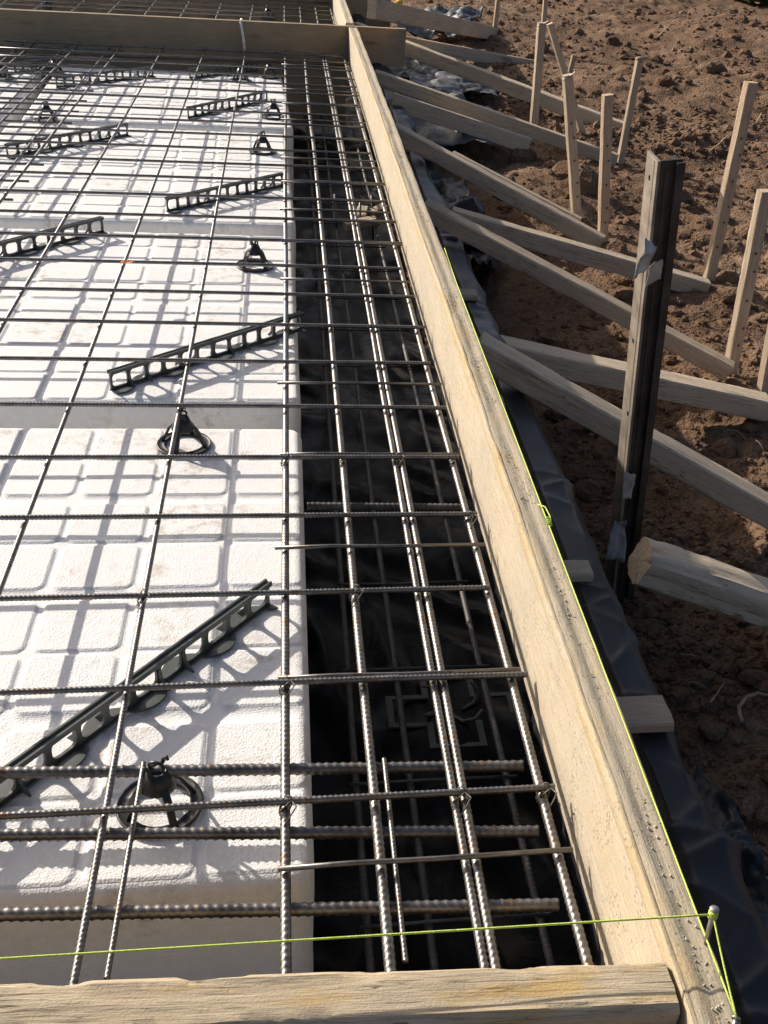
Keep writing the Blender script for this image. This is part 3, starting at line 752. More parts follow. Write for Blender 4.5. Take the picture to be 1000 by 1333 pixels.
stakes = [  # foot pixel, soil level, top pixel, size, label
    ((925, 368), -0.30, (982, 108), .040, 'tallest leaning drilled stake at the end of a low strut'),
    ((955, 480), -0.33, (1001, 250), .038, 'leaning drilled stake with many nail holes at the end of the cracked brace'),
    ((787, 314), -0.28, (794, 124), .036, 'straight upright drilled stake at the end of the thin sloping brace'),
    ((753, 284), -0.27, (741, 98), .036, 'slim stake tied with wire at its top in front of the leaning lath'),
    ((810, 207), -0.24, (835, 78), .032, 'slim leaning stake with a mushroomed rusty head'),
    ((694, 194), -0.28, (707, 30), .036, 'upright stake with wire twisted at its top by the wide brace board'),
    ((757, 165), -0.20, (717, 31), .030, 'lath leaning backwards and wired to the slim stake'),
    ((736, 122), -0.18, (749, 72), .026, 'short dark stake crossing the leaning lath'),
    ((645, 38), -0.16, (651, -14), .030, 'short stake above the grey sheets'),
    ((706, 62), -0.16, (713, -20), .030, 'stake standing just behind the wired upright stake'),
    ((999, 506), -0.33, (1022, 380), .036, 'stake beside the end of the half shaded low strut')]
for k, (a, z, b, wd, lab) in enumerate(stakes):
    foot = PZ(*a, z); top = PY(*b, foot.y - (0.02 if k == 6 else 0))
    d = (foot - top).normalized()
    st_ = beam('wooden_stake', top, foot + d * 0.16, wd, wd * 0.85, M['stake'] if k != 7 else M['twig'], up=(0.25, -1, 0.0), seg=0.04, wear=0.0010, ch=0.003, point=0.10)
    tag(st_, lab, 'stake', 'wooden stakes')
    # drilled holes: flat black discs on the face, standing in for the holes' shade
    if k in (0, 1, 2, 3):
        L = (foot - top).length
        for q in range(2, int(L / 0.075)):
            bm = bmesh.new(); bmesh.ops.create_circle(bm, cap_ends=True, segments=8, radius=0.0042)
            me = bpy.data.meshes.new('hole_shade_disc'); bm.to_mesh(me); bm.free()
            obj('hole_shade_disc', me, M['blackplastic'], st_, T(q * 0.075 + (q * 37 % 11) * 0.003, ((q * 53) % 7 - 3) * 0.0018, 0.0022))
    if k == 4:
        V0, F0 = ico(2); V0 = V0 * np.array([0.012, 0.022, 0.019]) * (1 + 0.2 * noise(V0, 2.0, 5))[:, None]
        obj('mushroomed_head', mesh_np('mushroomed_head', V0 + np.array([0, 0, -0.013]), F0), M['twig'], st_)
    if k in (3, 5):
        pts = [(0.012 + 0.003 * math.sin(q * 1.7), (wd / 2 + .002) * math.cos(q * .8), -wd * .42 + (wd * .45 + .002) * math.sin(q * .8)) for q in range(20)] + [(-0.01, 0.02, 0.01), (-0.02, 0.012, 0.02)]
        obj('wire_twist', tube_mesh('wire_twist', pts, 0.0013, 5), M['nail'], st_)

# ------------------------------------------------------------------ black steel post
foot = PZ(806, 772, -0.42); top = PY(868, 203, foot.y - 0.10)
base_p = foot + (foot - top).normalized() * 0.10
pm = frame(base_p, top, up=(0.05, -1, 0.0))          # local x up the post, local z towards the slab front, local y = left/right
PL = (top - base_p).length
post = empty('steel_post', 'upright black steel channel post with a drilled pale flange, standing by the trench', 'post', matrix=pm)
def channel_mesh():
    bm = bmesh.new()
    def bxx(x0, x1, y0, y1, z0, z1):
        vs = [bm.verts.new((x, y, z)) for x in (x0, x1) for y in (y0, y1) for z in (z0, z1)]
        for f in ((0, 1, 3, 2), (4, 6, 7, 5), (0, 4, 5, 1), (2, 3, 7, 6), (0, 2, 6, 4), (1, 5, 7, 3)): bm.faces.new([vs[i] for i in f])
    return bm, bxx
sgn = 1.0 if (pm.to_3x3() @ Vector((0, 1, 0))).x < 0 else -1.0   # +y local points to the slab when sgn is 1
bm, bxx = channel_mesh()
yl, yr = sgn * 0.022, -sgn * 0.026
bxx(0, PL - 0.004, min(yl, yr), max(yl, yr), 0.004, 0.009)               # web
bxx(0, PL - 0.010, min(yr, yr + sgn * .005), max(yr, yr + sgn * .005), -0.027, 0.016)   # far flange
bxx(0, PL - 0.006, min(yr, yr + sgn * .018), max(yr, yr + sgn * .014), 0.016, 0.020)    # its lip
for q in range(1): bxx(0.05, PL - 0.02, -0.004, 0.004, 0.009, 0.0105)     # ridge in the web
me = bpy.data.meshes.new('channel'); bmesh.ops.recalc_face_normals(bm, faces=bm.faces); bm.to_mesh(me); bm.free()
obj('channel', me, M['iron'], post)
# perforated flange
bm = bmesh.new(); fz0, fz1 = -0.032, 0.020; cell = 0.0; xx = 0.02; rows = []
def cellface(x0, x1, hole, cz, r):
    out = []
    for yy, flip in ((yl, False), (yl - sgn * 0.005, True)):
        a = [bm.verts.new((x, yy, z)) for x, z in ((x0, fz0), (x1, fz0), (x1, fz1), (x0, fz1))]
        if hole:
            cxm = (x0 + x1) / 2; ring = [bm.verts.new((cxm + r * math.cos(t), yy, cz + r * math.sin(t))) for t in [math.radians(-135 + 45 * q) for q in range(8)]]
            for q in range(4):
                bm.faces.new([a[q], a[(q + 1) % 4], ring[(2 * q + 2) % 8], ring[2 * q + 1], ring[2 * q]])
            out.append(ring)
        else: bm.faces.new(a)
    if hole:
        for q in range(8): bm.faces.new([out[0][q], out[0][(q + 1) % 8], out[1][(q + 1) % 8], out[1][q]])
N = int(PL / 0.075)
for q in range(N):
    cellface(q * PL / N, (q + 1) * PL / N, (q % 2 == 1) or q == N - 1, -0.010 if q % 4 == 1 else 0.0, 0.0052)
for x in (0, PL):
    bm.faces.new([bm.verts.new(p) for p in ((x, yl, fz0), (x, yl, fz1), (x, yl - sgn * .005, fz1), (x, yl - sgn * .005, fz0))])
for z in (fz0, fz1):
    bm.faces.new([bm.verts.new(p) for p in ((0, yl, z), (PL, yl, z), (PL, yl - sgn * .005, z), (0, yl - sgn * .005, z))])
me = bpy.data.meshes.new('drilled_flange'); bmesh.ops.recalc_face_normals(bm, faces=bm.faces); bm.to_mesh(me); bm.free()
obj('drilled_flange', me, M['iron_pale'], post)

def crumple(name, corners, mat, n=14, amp=0.006, seed=0, label=None, cat=None, scale=14, parent=None, onsoil=0.0, thick=0.0006, ragged=0.08):
    """a crumpled sheet spanning four corner points"""
    a, b, c, d = [np.array(tuple(p), float) for p in corners]
    u = np.linspace(0, 1, n); U, V = np.meshgrid(u, u)
    U, V = U.ravel(), V.ravel()
    e = np.c_[U, V, U * 0]
    jit = ragged * (noise(e, 4.5, seed + 50)); jit2 = ragged * noise(e, 4.5, seed + 51)
    U2 = U + jit; V2 = V + jit2
    P = ((1 - U2) * (1 - V2))[:, None] * a + (U2 * (1 - V2))[:, None] * b + (U2 * V2)[:, None] * c + ((1 - U2) * V2)[:, None] * d
    nrm = np.cross(b - a, d - a); nrm /= np.linalg.norm(nrm)
    if nrm[2] < 0 and onsoil: nrm = -nrm
    def rg(s, k): return 1 - 2 * np.abs(noise(P + 0.3 * np.c_[P[:, 1], P[:, 2], P[:, 0]], s, seed + k))
    h = rg(scale * .5, 1) * 1.2 + rg(scale, 2) * .6 + 0.3 * rg(scale * 2.1, 3)
    if onsoil:
        P[:, 2] = np.maximum(soil_full(P[:, 0], P[:, 1]) + 0.006, P[:, 2] * 0 - 5) + onsoil
    P = P + nrm * (amp * (h + (1.2 if onsoil else 0)))[:, None]
    me = mesh_np(name, P, grid_faces(n, n))
    o = obj(name, me, mat, parent)
    md = o.modifiers.new('thickness', 'SOLIDIFY'); md.thickness = thick
    if label: tag(o, label, cat)
    return o
def on_post(x, y, dz=0.012):
    # photo pixel on the front plane of the post
    P0 = pm @ Vector((0, 0, 0.021 + dz)); N = (pm.to_3x3() @ Vector((0, 0, 1)))
    r = Vector(ray(x, y)); o = Vector((0, 0, H)); t = (P0 - o).dot(N) / r.dot(N); return o + r * t
crumple('torn_film', [on_post(826, 366), on_post(840, 352), on_post(853, 318), on_post(838, 308)], M['tape'], 12, 0.010, 3, 'scrap of torn grey film stuck high on the steel post', 'film scrap', 40)
crumple('torn_film', [on_post(838, 372), on_post(860, 362), on_post(864, 338), on_post(846, 346)], M['paper'], 10, 0.006, 9, 'small crumpled grey scrap just under the torn film on the steel post', 'film scrap', 40)
crumple('torn_paper', [on_post(808, 650, 0), on_post(821, 648, 0), on_post(828, 616, 0), on_post(812, 616, 0)], M['paper'], 10, 0.004, 4, 'torn pale paper strip clinging to the lower steel post', 'paper scrap', 40)
crumple('torn_film', [on_post(786, 726), on_post(812, 726), on_post(815, 678), on_post(800, 676)], M['tape'], 12, 0.007, 5, 'crinkled film wrapped around the foot of the steel post', 'film scrap', 40)

# ------------------------------------------------------------------ membrane sheets on the soil
def sheet(pix, z, label, seed, amp=0.03, lift=0.01, n=42, mat='greyfoil', scale=9):
    crumple('membrane_sheet', [PZ(x, y, z) for x, y in pix], M[mat], n, amp, seed, label, 'plastic sheet', scale, None, lift, 0.0008, 0.05)
sheet(((522, 178), (632, 212), (655, 178), (524, 118)), -0.24, 'big crumpled grey sheet lying below the wide brace board', 21, 0.030, 0.04, scale=6)
sheet(((545, 128), (650, 130), (640, 106), (530, 98)), -0.22, 'flat grey sheet between two sloping braces', 22, 0.022)
sheet(((515, 52), (612, 52), (630, 36), (530, 32)), -0.16, 'glossy grey sheet heaped over the soil behind the thin low strut', 23, 0.05)
sheet(((505, 100), (570, 95), (585, 75), (505, 66)), -0.20, 'dark sheet tucked behind the corner of the brown cross board', 24, 0.02, mat='wrap')
sheet(((560, 300), (640, 330), (625, 270), (545, 215)), -0.30, 'dark loose skirt of membrane beside the wrapped upstand', 25, 0.045, 0.0, mat='wrap')
sheet(((590, 380), (650, 350), (630, 310), (580, 300)), -0.34, 'small dark torn flap of membrane at the trench', 26, 0.05, 0.0, mat='wrap')
sheet(((898, 1160), (1010, 1240), (985, 1120), (905, 1000)), -0.36, 'loose black membrane spilling from the wrapped upstand on to the soil', 27, 0.02, 0.05, mat='wrap')
sheet(((905, 1330), (1040, 1380), (1020, 1235), (930, 1210)), -0.36, 'torn end of black membrane lying below the nailed corner', 28, 0.02, 0.06, mat='wrap')

# ------------------------------------------------------------------ plastic chairs (bar spacers)
def lathe(prof, n=20, a0=0, a1=2 * math.pi):
    pr = np.array(prof); th = np.arange(n) * 2 * np.pi / n
    V = np.stack([pr[:, None, 0] * np.cos(th), pr[:, None, 0] * np.sin(th), pr[:, None, 1] + 0 * th], -1).reshape(-1, 3)
    return V, grid_faces(len(pr), n, True)
def chair_parts():
    out = {}
    V, F = lathe([(0.036, 0), (0.050, 0), (0.0515, 0.004), (0.050, 0.0065), (0.048, 0.004), (0.039, 0.004), (0.037, 0.006), (0.035, 0.004), (0.036, 0)], 28)
    out['base_ring'] = mesh_np('base_ring', V, F)
    V, F = lathe([(0.0215, 0.040), (0.0210, 0.047), (0.0165, 0.054), (0.0115, 0.067), (0.0095, 0.067), (0.0140, 0.054), (0.0185, 0.047), (0.0190, 0.040), (0.0215, 0.040)], 20)
    out['cone'] = mesh_np('cone', V, F)
    out['leg'] = None
    return out
cp = chair_parts()
def box_mesh(name, x0, x1, y0, y1, z0, z1, top=1.0):
    cx_, cy_ = (x0 + x1) / 2, (y0 + y1) / 2
    V = []
    for z, s in ((z0, 1), (z1, top)):
        for x, y in ((x0, y0), (x1, y0), (x1, y1), (x0, y1)): V.append((cx_ + (x - cx_) * s, cy_ + (y - cy_) * s, z))
    F = np.array([(3, 2, 1, 0), (4, 5, 6, 7), (0, 1, 5, 4), (1, 2, 6, 5), (2, 3, 7, 6), (3, 0, 4, 7)])
    return mesh_np(name, np.array(V, float), F, False)
leg_v = []
for z, rr in ((0.002, 0.0425), (0.040, 0.0265), (0.049, 0.0185)):
    for q in ((-.0022, -.0045), (-.0022, .0045), (.0022, .0045), (.0022, -.0045)): leg_v.append((rr + q[0], q[1], z))
leg_me = mesh_np('leg', np.array(leg_v), [np.vstack([grid_faces(3, 4, True)]), np.array([(0, 1, 2, 3)[::-1], (8, 9, 10, 11)])], False)
clip_pts = [(0.009 * math.cos(t), 0, 0.073 + 0.008 * math.sin(t)) for t in np.linspace(-0.9, math.pi + 0.9, 14)]
clip_me = tube_mesh('clip', clip_pts, 0.0022, 6)
pr_pts = [(0.0, 0.011, 0.062), (0.004, 0.012, 0.076), (0.009, 0.011, 0.082), (0.011, 0.009, 0.078)]
prong_me = tube_mesh('prong', pr_pts, [0.0028, 0.0024, 0.002, 0.0016], 6)
for me in (cp['base_ring'], cp['cone'], leg_me, clip_me, prong_me): me.materials.append(M['blackplastic'])
chairs = [((209, 1050), -0.3, 'black plastic bar chair under the thick bars near the split front board'),
          ((240, 580), 0.5, 'black plastic bar chair at the back edge of the front foam pod'),
          ((332, 347), 0.0, 'black plastic bar chair at the back edge of the second pod row near the trench'),
          ((342, 198), 0.2, 'black plastic bar chair midway along the third row of pods, near the trench'),
          ((356, 153), 0.0, 'black plastic bar chair by the joint of the third and last pod rows'),
          ((62, 158), 0.1, 'black plastic bar chair at the gap between the two files of pods'),
          ((314, 106), 0.3, 'black plastic bar chair close to the brown cross board under a lengthwise bar'),
          ((351, 101), 0.0, 'black plastic bar chair close to the brown cross board by the trench edge'),
          ((73, 98), 0.4, 'black plastic bar chair between the two files of pods close to the cross board'),
          ((2, 103), 0.0, 'black plastic bar chair on the outer file of pods close to the cross board')]
for k, (px, rot, lab) in enumerate(chairs):
    p = PZ(*px, EPS_Z)
    r = empty('bar_chair', lab, 'rebar spacer', (p.x, p.y, EPS_Z + 0.001), 'black plastic bar chairs')
    r.rotation_euler = (0, 0, rot); r.scale = (1.0, 1.0, 0.9)
    obj('base_ring', cp['base_ring'], None, r); obj('cone', cp['cone'], None, r); obj('clip', clip_me, None, r)
    for q in range(4): obj('leg', leg_me, None, r, Matrix.Rotation(q * math.pi / 2 + math.pi / 4, 4, 'Z'))
    for q in range(2): obj('prong', prong_me, None, r, Matrix.Rotation(q * math.pi, 4, 'Z'))
p = PZ(349, 22, -0.06)
r = empty('bar_chair', 'black plastic bar chair standing in the next bay behind the cross board', 'rebar spacer', (p.x, p.y, -0.075), 'black plastic bar chairs')
for nm, me in (('base_ring', cp['base_ring']), ('cone', cp['cone']), ('clip', clip_me)): obj(nm, me, None, r)
for q in range(4): obj('leg', leg_me, None, r, Matrix.Rotation(q * math.pi / 2, 4, 'Z'))

# ------------------------------------------------------------------ long strip spacers
SL, SH = 0.53, 0.046
NW = 12; PW = SL / NW
def rrect(x0, x1, z0, z1, r, n=4):
    pts = []
    for cx_, cz_, a in ((x1 - r, z1 - r, 0), (x0 + r, z1 - r, 90), (x0 + r, z0 + r, 180), (x1 - r, z0 + r, 270)):
        for q in range(n + 1):
            t = math.radians(a + 90 * q / n); pts.append((cx_ + r * math.cos(t), cz_ + r * math.sin(t)))
    return pts
def strip_web():
    """upright web with rounded windows"""
    bm = bmesh.new(); th = 0.0022
    z0, z1 = 0.003, SH - 0.006
    for i in range(NW):
        x0, x1 = i * PW, (i + 1) * PW; post_w = 0.0035 if i % 3 else 0.0055
        h = rrect(x0 + post_w, x1 - 0.004, z0 + 0.005, z1 - 0.003, 0.010)
        # ring order: start top right, counter clockwise; outer box points matching
        n = len(h); cx_, cz_ = (x0 + x1) / 2, (z0 + z1) / 2
        outer = []
        for (x, z) in h:
            dx, dz = x - cx_, z - cz_
            t = min((x1 - cx_) / abs(dx) if abs(dx) > 1e-9 else 9e9, (z1 - cz_) / abs(dz) if abs(dz) > 1e-9 else 9e9)
            outer.append((cx_ + dx * t, cz_ + dz * t))
        vs = {}
        for s in (-1, 1):
            vs[s] = ([bm.verts.new((x, s * th, z)) for x, z in outer], [bm.verts.new((x, s * th, z)) for x, z in h])
            for q in range(n):
                w = (q + 1) % n
                if (Vector(outer[q]) - Vector(outer[w])).length > 1e-6 or True:
                    try: bm.faces.new([vs[s][0][q], vs[s][0][w], vs[s][1][w], vs[s][1][q]])
                    except ValueError: pass
        for q in range(n):
            w = (q + 1) % n; bm.faces.new([vs[-1][1][q], vs[-1][1][w], vs[1][1][w], vs[1][1][q]])
        # corner fill of the box
        for s in (-1, 1):
            for (xc, zc) in ((x1, z1), (x0, z1), (x0, z0), (x1, z0)):
                o = vs[s][0]; 
                near = sorted(range(n), key=lambda q: (outer[q][0] - xc) ** 2 + (outer[q][1] - zc) ** 2)[:2]
                a, b = outer[near[0]], outer[near[1]]
                if (abs(a[0] - xc) + abs(a[1] - zc) > 1e-6) and (abs(b[0] - xc) + abs(b[1] - zc) > 1e-6):
                    bm.faces.new([o[near[0]], o[near[1]], bm.verts.new((xc, s * th, zc))])
    for x in (0, SL):
        bm.faces.new([bm.verts.new((x, y, z)) for y, z in ((-th, z0), (th, z0), (th, z1), (-th, z1))])
    bmesh.ops.recalc_face_normals(bm, faces=bm.faces)
    me = bpy.data.meshes.new('web'); bm.to_mesh(me); bm.free(); return me
def strip_rail():
    bm = bmesh.new()
    prof = [(-.0065, SH - .008), (.0065, SH - .008), (.0065, SH), (.0035, SH), (.002, SH - .003), (-.002, SH - .003), (-.0035, SH), (-.0065, SH)]
    a = [bm.verts.new((-0.001, y, z)) for y, z in prof]; b = [bm.verts.new((SL + 0.001, y, z)) for y, z in prof]
    n = len(prof)
    for q in range(n): bm.faces.new([a[q], a[(q + 1) % n], b[(q + 1) % n], b[q]])
    bm.faces.new(a); bm.faces.new(b[::-1]); bmesh.ops.recalc_face_normals(bm, faces=bm.faces)
    me = bpy.data.meshes.new('top_rail'); bm.to_mesh(me); bm.free(); return me
def strip_base():
    """wavy foot plate: broad lobes on alternating sides"""
    n = 121; xs = np.linspace(0, SL, n); V = []; F = []
    per = PW * 3
    s1 = 0.005 + 0.020 * np.clip(np.sin(2 * np.pi * (xs - 0.3 * PW) / per), 0, 1) ** 0.7
    s2 = 0.005 + 0.020 * np.clip(np.sin(2 * np.pi * (xs - 0.3 * PW + per / 2) / per), 0, 1) ** 0.7
    P = np.zeros((n, 4, 3)); P[:, :, 0] = xs[:, None]
    P[:, 0, 1] = -s1; P[:, 1, 1] = s2; P[:, 2, 1] = s2; P[:, 3, 1] = -s1; P[:, 2:, 2] = 0.0035
    return mesh_np('foot_plate', P.reshape(-1, 3), [grid_faces(n, 4, True), np.array([(0, 1, 2, 3)]), np.array([[(n - 1) * 4 + q for q in (3, 2, 1, 0)]])], False)
def strip_gussets(i):
    bm = bmesh.new(); s = -1 if (i % 2 == 0) else 1; x = 0; th = .0016
    pts = [(0, SH - .010), (s * 0.003, SH - .010), (s * 0.006, 0.018), (s * 0.019, 0.0035), (0, 0.0035)]
    a = [bm.verts.new((-th, y, z)) for y, z in pts]; b = [bm.verts.new((th, y, z)) for y, z in pts]; n = len(pts)
    bm.faces.new(a); bm.faces.new(b[::-1])
    for q in range(n): bm.faces.new([a[q], a[(q + 1) % n], b[(q + 1) % n], b[q]])
    bmesh.ops.recalc_face_normals(bm, faces=bm.faces)
    me = bpy.data.meshes.new('gusset'); bm.to_mesh(me); bm.free(); return me
web_me, rail_me, foot_me = strip_web(), strip_rail(), strip_base(); gus = [strip_gussets(0), strip_gussets(1)]
for me in (web_me, rail_me, foot_me, *gus): me.materials.append(M['plastic'])
strips = [((-20, 1065), (350, 788), 'grey slotted plastic strip slanting across the front foam pod'),
          ((145, 510), (393, 430), 'grey slotted plastic strip behind the first pod gap, reaching the trench'),
          ((-40, 349), (135, 303), 'grey slotted plastic strip at the back of the second pod row'),
          ((218, 277), (368, 243), 'grey slotted plastic strip at the front of the third pod row'),
          ((5, 207), (167, 177), 'grey slotted plastic strip at the back of the third pod row'),
          ((232, 158), (348, 132), 'grey slotted plastic strip at the front of the last pod row'),
          ((65, 116), (200, 100), 'grey slotted plastic strip near the brown cross board, away from the trench'),
          ((-10, 100), (62, 90), 'grey slotted plastic strip on the outer file of pods near the brown cross board'),
          ((281, 99), (335, 93), 'grey slotted plastic strip next to the chair close to the brown cross board')]
for k, (a, b, lab) in enumerate(strips):
    p0, p1 = PZ(*a, EPS_Z), PZ(*b, EPS_Z)
    m = frame(p1, p0); m.translation = p1 + Vector((0, 0, 0.0015))
    L = (p1 - p0).length
    r = empty('strip_spacer', lab, 'rebar spacer', matrix=m, group='slotted plastic strip spacers')
    fx = min(1.0, max(0.8, L / SL)) if k not in (0, 2, 7) else 1.05
    r.scale = (fx, 1, 1)
    obj('web', web_me, None, r); obj('top_rail', rail_me, None, r); obj('foot_plate', foot_me, None, r)
    for q in range(1, NW):
        if q % 3 != 0: obj('gusset', gus[(q // 3) % 2], None, r, T(q * PW + 0.0005, (-1 if (q // 3) % 2 == 0 else 1) * 0.0022, 0))
# flat spacer on the pit floor
def pit_spacer():
    bm = bmesh.new(); A, B, t, z = 0.075, 0.032, 0.0075, 0.004
    def ringpoly(o):
        a, b = A - o, B - o
        return [(-b, -a), (b, -a), (b, -b), (a, -b), (a, b), (b, b), (b, a), (-b, a), (-b, b), (-a, b), (-a, -b), (-b, -b)]
    P, Q = ringpoly(0), ringpoly(t); n = len(P)
    vs = [[bm.verts.new((x, y, zz)) for x, y in R] for R in (P, Q) for zz in (0, z)]
    for q in range(n):
        w = (q + 1) % n
        bm.faces.new([vs[1][q], vs[1][w], vs[3][w], vs[3][q]]); bm.faces.new([vs[0][q], vs[0][w], vs[1][w], vs[1][q]]); bm.faces.new([vs[2][q], vs[3][q], vs[3][w], vs[2][w]])
    bmesh.ops.recalc_face_normals(bm, faces=bm.faces)
    me = bpy.data.meshes.new('outline'); bm.to_mesh(me); bm.free(); return me
p = PZ(588, 925, PITZ + 0.012)
ps = empty('cross_spacer', 'dark cross shaped plastic spacer lying at the bottom of the trench', 'rebar spacer', (p.x, p.y, PITZ + 0.012)); ps.scale = (1.55, 1.25, 1)
obj('outline', pit_spacer(), M['pit'], ps)
for q in range(4): obj('hook', tube_mesh('hook', [(0.012, 0, 0.002), (0.028, 0.010, 0.006), (0.034, 0.024, 0.02), (0.026, 0.032, 0.03)], 0.003, 5), M['pit'], ps, Matrix.Rotation(q * math.pi / 2, 4, 'Z'))
# offcuts of wood in the pit
for k, (px, L, an) in enumerate((((449, 290), .12, .3), ((469, 281), .10, 1.4), ((482, 275), .08, .8))):
    p = PZ(*px, PITZ + 0.12); d = Vector((math.cos(an), math.sin(an), 0.12)) * L
    o = beam('wood_offcut', p, p + d, 0.045, 0.03, M['block'], seg=0.02, wear=0.002); tag(o, 'pale broken wood offcut jammed in the trench among the upright bars', 'wood offcut', 'offcuts in the trench')

# ------------------------------------------------------------------ string lines and nails
def nail(px_base, px_top, label):
    b = PZ(*px_base, ZT); t = PY(*px_top, b.y + 0.006)
    m = frame(b, t, up=(0, -1, 0)); L = (t - b).length
    r = empty('nail', label, 'nail', matrix=m)
    obj('shank', tube_mesh('shank', [(-0.01, 0, 0), (L * .5, 0.0003, 0), (L, 0, 0)], 0.0024, 10), M['nail'], r)
    V, F = lathe([(0.0, 0.0), (0.0040, 0.0), (0.0043, 0.0007), (0.0039, 0.0015), (0.0, 0.0018)], 14)
    o = obj('head', mesh_np('head', V, F), M['nail'], r, T(L, 0, 0) @ Matrix.Rotation(math.pi / 2, 4, 'Y'))
    return b, t
nb, nt = nail((919, 1229), (930, 1184), 'tall galvanised nail driven into the top of the side board, holding lime string')
nb2, nt2 = nail((956, 1338), (958, 1327), 'short nail at the board corner where the lime strings meet')
def sag(p, q, n=30, s=0.0, amp=0.0):
    p, q = Vector(p), Vector(q)
    return [p.lerp(q, i / (n - 1)) + Vector((0, 0, -s * 4 * (i / (n - 1)) * (1 - i / (n - 1)))) for i in range(n)]
k_top = nb.lerp(nt, 0.86)
e1 = PY(0, 1248, k_top.y + 0.008); e1 = k_top + (e1 - k_top) * 1.35
SR = 0.00095
tag(obj('string_line', tube_mesh('string_line', sag(k_top, e1), SR, 8), M['string']), 'lime string stretched across the bars parallel to the split front board', 'string')
low2 = nb2.lerp(nt2, 0.6); low2.z = ZT + 0.007; mid = Vector((XO - 0.0025, 2.2, ZT + 0.0045))
kn = low2.lerp(mid, (PZ(700, 684, ZT).y - low2.y) / (2.2 - low2.y))
far = Vector((XO + 0.005, 2.45, ZT - 0.004))
pts = sag(low2, kn, 30) + sag(kn, mid, 15)[1:] + sag(mid, far, 6)[1:]
tag(obj('string_line', tube_mesh('string_line', pts, SR, 8), M['string']), 'lime string running along the outer edge of the side board', 'string')
tag(obj('string_line', tube_mesh('string_line', sag(k_top, low2, 12, 0.002), SR, 8), M['string']), 'short lime string between the tall nail and the corner nail', 'string')
kpts = []
for q in range(60):
    a = q / 59 * 10 * math.pi; f = q / 59
    c = nb.lerp(nt, 0.78 + 0.17 * f); kpts.append(c + Vector((0.0033 * math.cos(a), 0.0033 * math.sin(a), 0)))
tag(obj('string_knot', tube_mesh('string_knot', kpts, 0.0012, 6), M['string']), 'lime string wound around the head of the tall nail', 'string')
kp = []
for q in range(50):
    a = q / 49 * 6 * math.pi; f = q / 49
    kp.append(kn + Vector((0.0028 * math.cos(a) + 0.001, 0.008 - 0.018 * f, 0.0026 * math.sin(a) + 0.001)))
kp += [kn + Vector((0.006, 0.012, 0.002)), kn + Vector((0.003, 0.034, 0.004)), kn + Vector((-0.006, 0.044, 0.002))]
tag(obj('string_knot', tube_mesh('string_knot', kp, 0.0011, 6), M['string']), 'lime knot in the string half way along the side board', 'string')

# ------------------------------------------------------------------ small things
# white cord over the cross board
c0 = PY(314, 31, 5.93); c1 = PY(319, 68, 5.90)
tag(obj('white_cord', tube_mesh('white_cord', [c0 + Vector((-.02, .25, -.1)), c0 + Vector((0, .06, 0.012)), c0 + Vector((0, -.035, .010)), c0.lerp(c1, .5) + Vector((0.004, -.04, 0)), c1 + Vector((0, -.04, 0))], 0.007, 8), M['cable']), 'pale cord hanging over the brown cross board', 'cord')
b0 = PY(62, 40, 7.3); b0.z = PITZ; b1 = PY(57, -40, 7.3)
pp = empty('black_pipe', 'black upright pipe standing in the next bay behind the cross board', 'pipe', (b0.x, b0.y, b0.z))
d = b1 - b0
obj('tube', tube_mesh('tube', [(0, 0, 0), tuple(d * .5), tuple(d)], 0.030, 16), M['blackplastic'], pp)
obj('collar', tube_mesh('collar', [tuple(d * .42), tuple(d * .47)], 0.035, 16), M['blackplastic'], pp)
# dead leaf on a cross bar
lp = PZ(166, 343, 0.014)
crumple('dead_leaf', [lp + Vector((-.016, -.008, 0)), lp + Vector((.014, -.006, .004)), lp + Vector((.017, .012, 0)), lp + Vector((-.012, .012, .003))], M['orange'], 7, 0.004, 12, 'small orange dead leaf caught on a mesh crossing', 'leaf', 60)
# stones picked out of the soil
stones = [((882, 108), .055), ((663, 487 - 250), .035), ((925, 955), .030), ((845, 905), .030), ((975, 560), .028), ((828, 356), .040), ((690, 330), .03), ((985, 890), .035), ((720, 175), .035), ((915, 178), .05), ((838, 818), .026)]
for k, (px, s) in enumerate(stones):
    p = PZ(*px, -0.28)
    for _ in range(4): p = PZ(*px, soil_at(p.x, p.y))
    V0, F0 = ico(2); V0 = V0 * (1 + 0.55 * fbm(V0 + 3.1 * k, 1.5, 3, 200 + k))[:, None] * np.array([1.2, .85, .65]) * s * 0.75
    o = obj('stone', mesh_np('stone', V0, F0, False), M['soil']); o.location = p + Vector((0, 0, s * .25)); o.rotation_euler = (0, 0, k * 1.3)
    tag(o, 'rough brown stone lying loose on the dug soil', 'stone', 'stones on the soil')
# twigs and roots
def twig(pix, label, r=0.003, lift=0.02, z=-0.3):
    pts = []
    for i, (x, y) in enumerate(pix):
        p = PZ(x, y, z)
        for _ in range(4): p = PZ(x, y, soil_at(p.x, p.y) + lift)
        pts.append(p)
    fine = []
    for a, b in zip(pts[:-1], pts[1:]):
        for q in range(6): fine.append(a.lerp(b, q / 6) + Vector((random.uniform(-1, 1), random.uniform(-1, 1), random.uniform(-1, 1))) * r * .4)
    fine.append(pts[-1])
    tag(obj('dry_root', tube_mesh('dry_root', fine, np.linspace(r, r * .6, len(fine)), 6), M['twig']), label, 'root')
twig([(925, 197), (945, 180), (965, 172), (985, 160), (995, 140), (999, 120)], 'long curved root lying behind the tallest leaning stake', 0.006)
twig([(965, 940), (962, 920), (972, 906), (990, 902), (1003, 905)], 'curled pale root loop on the shaded soil', 0.004)
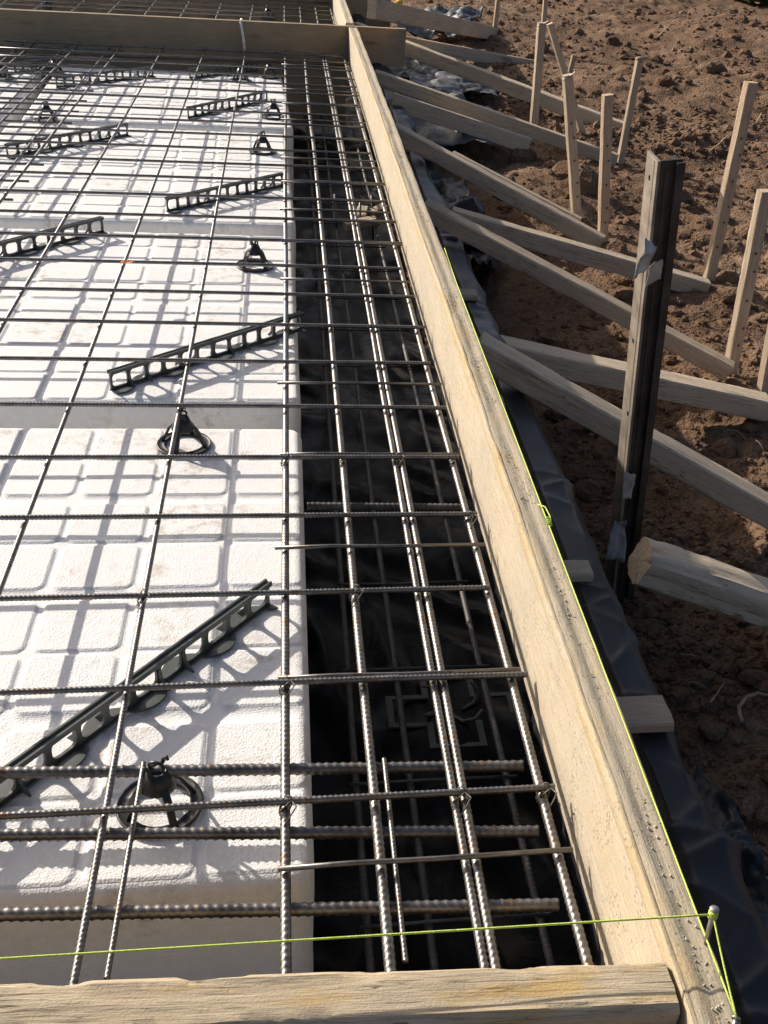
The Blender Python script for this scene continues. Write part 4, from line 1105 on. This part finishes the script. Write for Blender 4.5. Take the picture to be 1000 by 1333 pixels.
twig([(950, 1090), (970, 1115), (990, 1135), (1004, 1150)], 'straight dry stick beside the loose black membrane', 0.003)
twig([(924, 915), (935, 900), (943, 888)], 'short thin root by the pale stone', 0.002)
twig([(885, 852), (900, 852), (906, 855)], 'tiny pale straw stalk below the heavy beam', 0.002)
twig([(855, 50), (868, 38), (878, 26)], 'pale dry stalk on the far mound', 0.006)
# weeds
def weed(px, z, n, size, label, seed, flower=False):
    p = PZ(*px, z); r = random.Random(seed)
    base = empty('weed', label, 'plant', (p.x, p.y, p.z), None)
    V = []; F = []
    for i in range(n):
        a = r.uniform(0, 6.28); L = size * r.uniform(.5, 1.2); w = L * r.uniform(.15, .3); el = r.uniform(.2, 1.2); ox, oy = r.uniform(-.5, .5) * size * 1.4, r.uniform(-.5, .5) * size * 1.4; oz = r.uniform(0, .5) * size
        o = len(V); dx, dy = math.cos(a), math.sin(a)
        for q in range(5):
            t = q / 4; ww = w * math.sin(math.pi * min(1, .15 + t * .85)) * (1 if q < 4 else .1)
            hx = L * t * math.cos(el * (1 - .6 * t)); hz = L * t * math.sin(el * (1 - .6 * t))
            V += [(ox + dx * hx - dy * ww, oy + dy * hx + dx * ww, oz + hz), (ox + dx * hx + dy * ww, oy + dy * hx - dx * ww, oz + hz)]
        for q in range(4): F.append((o + 2 * q, o + 2 * q + 1, o + 2 * q + 3, o + 2 * q + 2))
    obj('foliage', mesh_np('foliage', np.array(V), np.array(F)), M['leaf'], base)
    obj('stem', tube_mesh('stem', [(0, 0, -.05), (0, 0, size * .5), (size * .1, 0, size)], 0.006, 6), M['twig'], base)
    if flower:
        for q in range(2):
            V0, F0 = ico(1); obj('flower', mesh_np('flower', V0 * np.array([.03, .03, .018]), F0), M['yellow'], base, T(size * .3 * (q - .3), -.05, size * (.9 + .2 * q)))
weed((990, 6), -0.05, 160, 0.22, 'green leafy weed growing at the far edge of the soil', 3)
weed((516, 18), -0.12, 26, 0.08, 'small green weed with yellow flowers behind the next bay', 5, True)
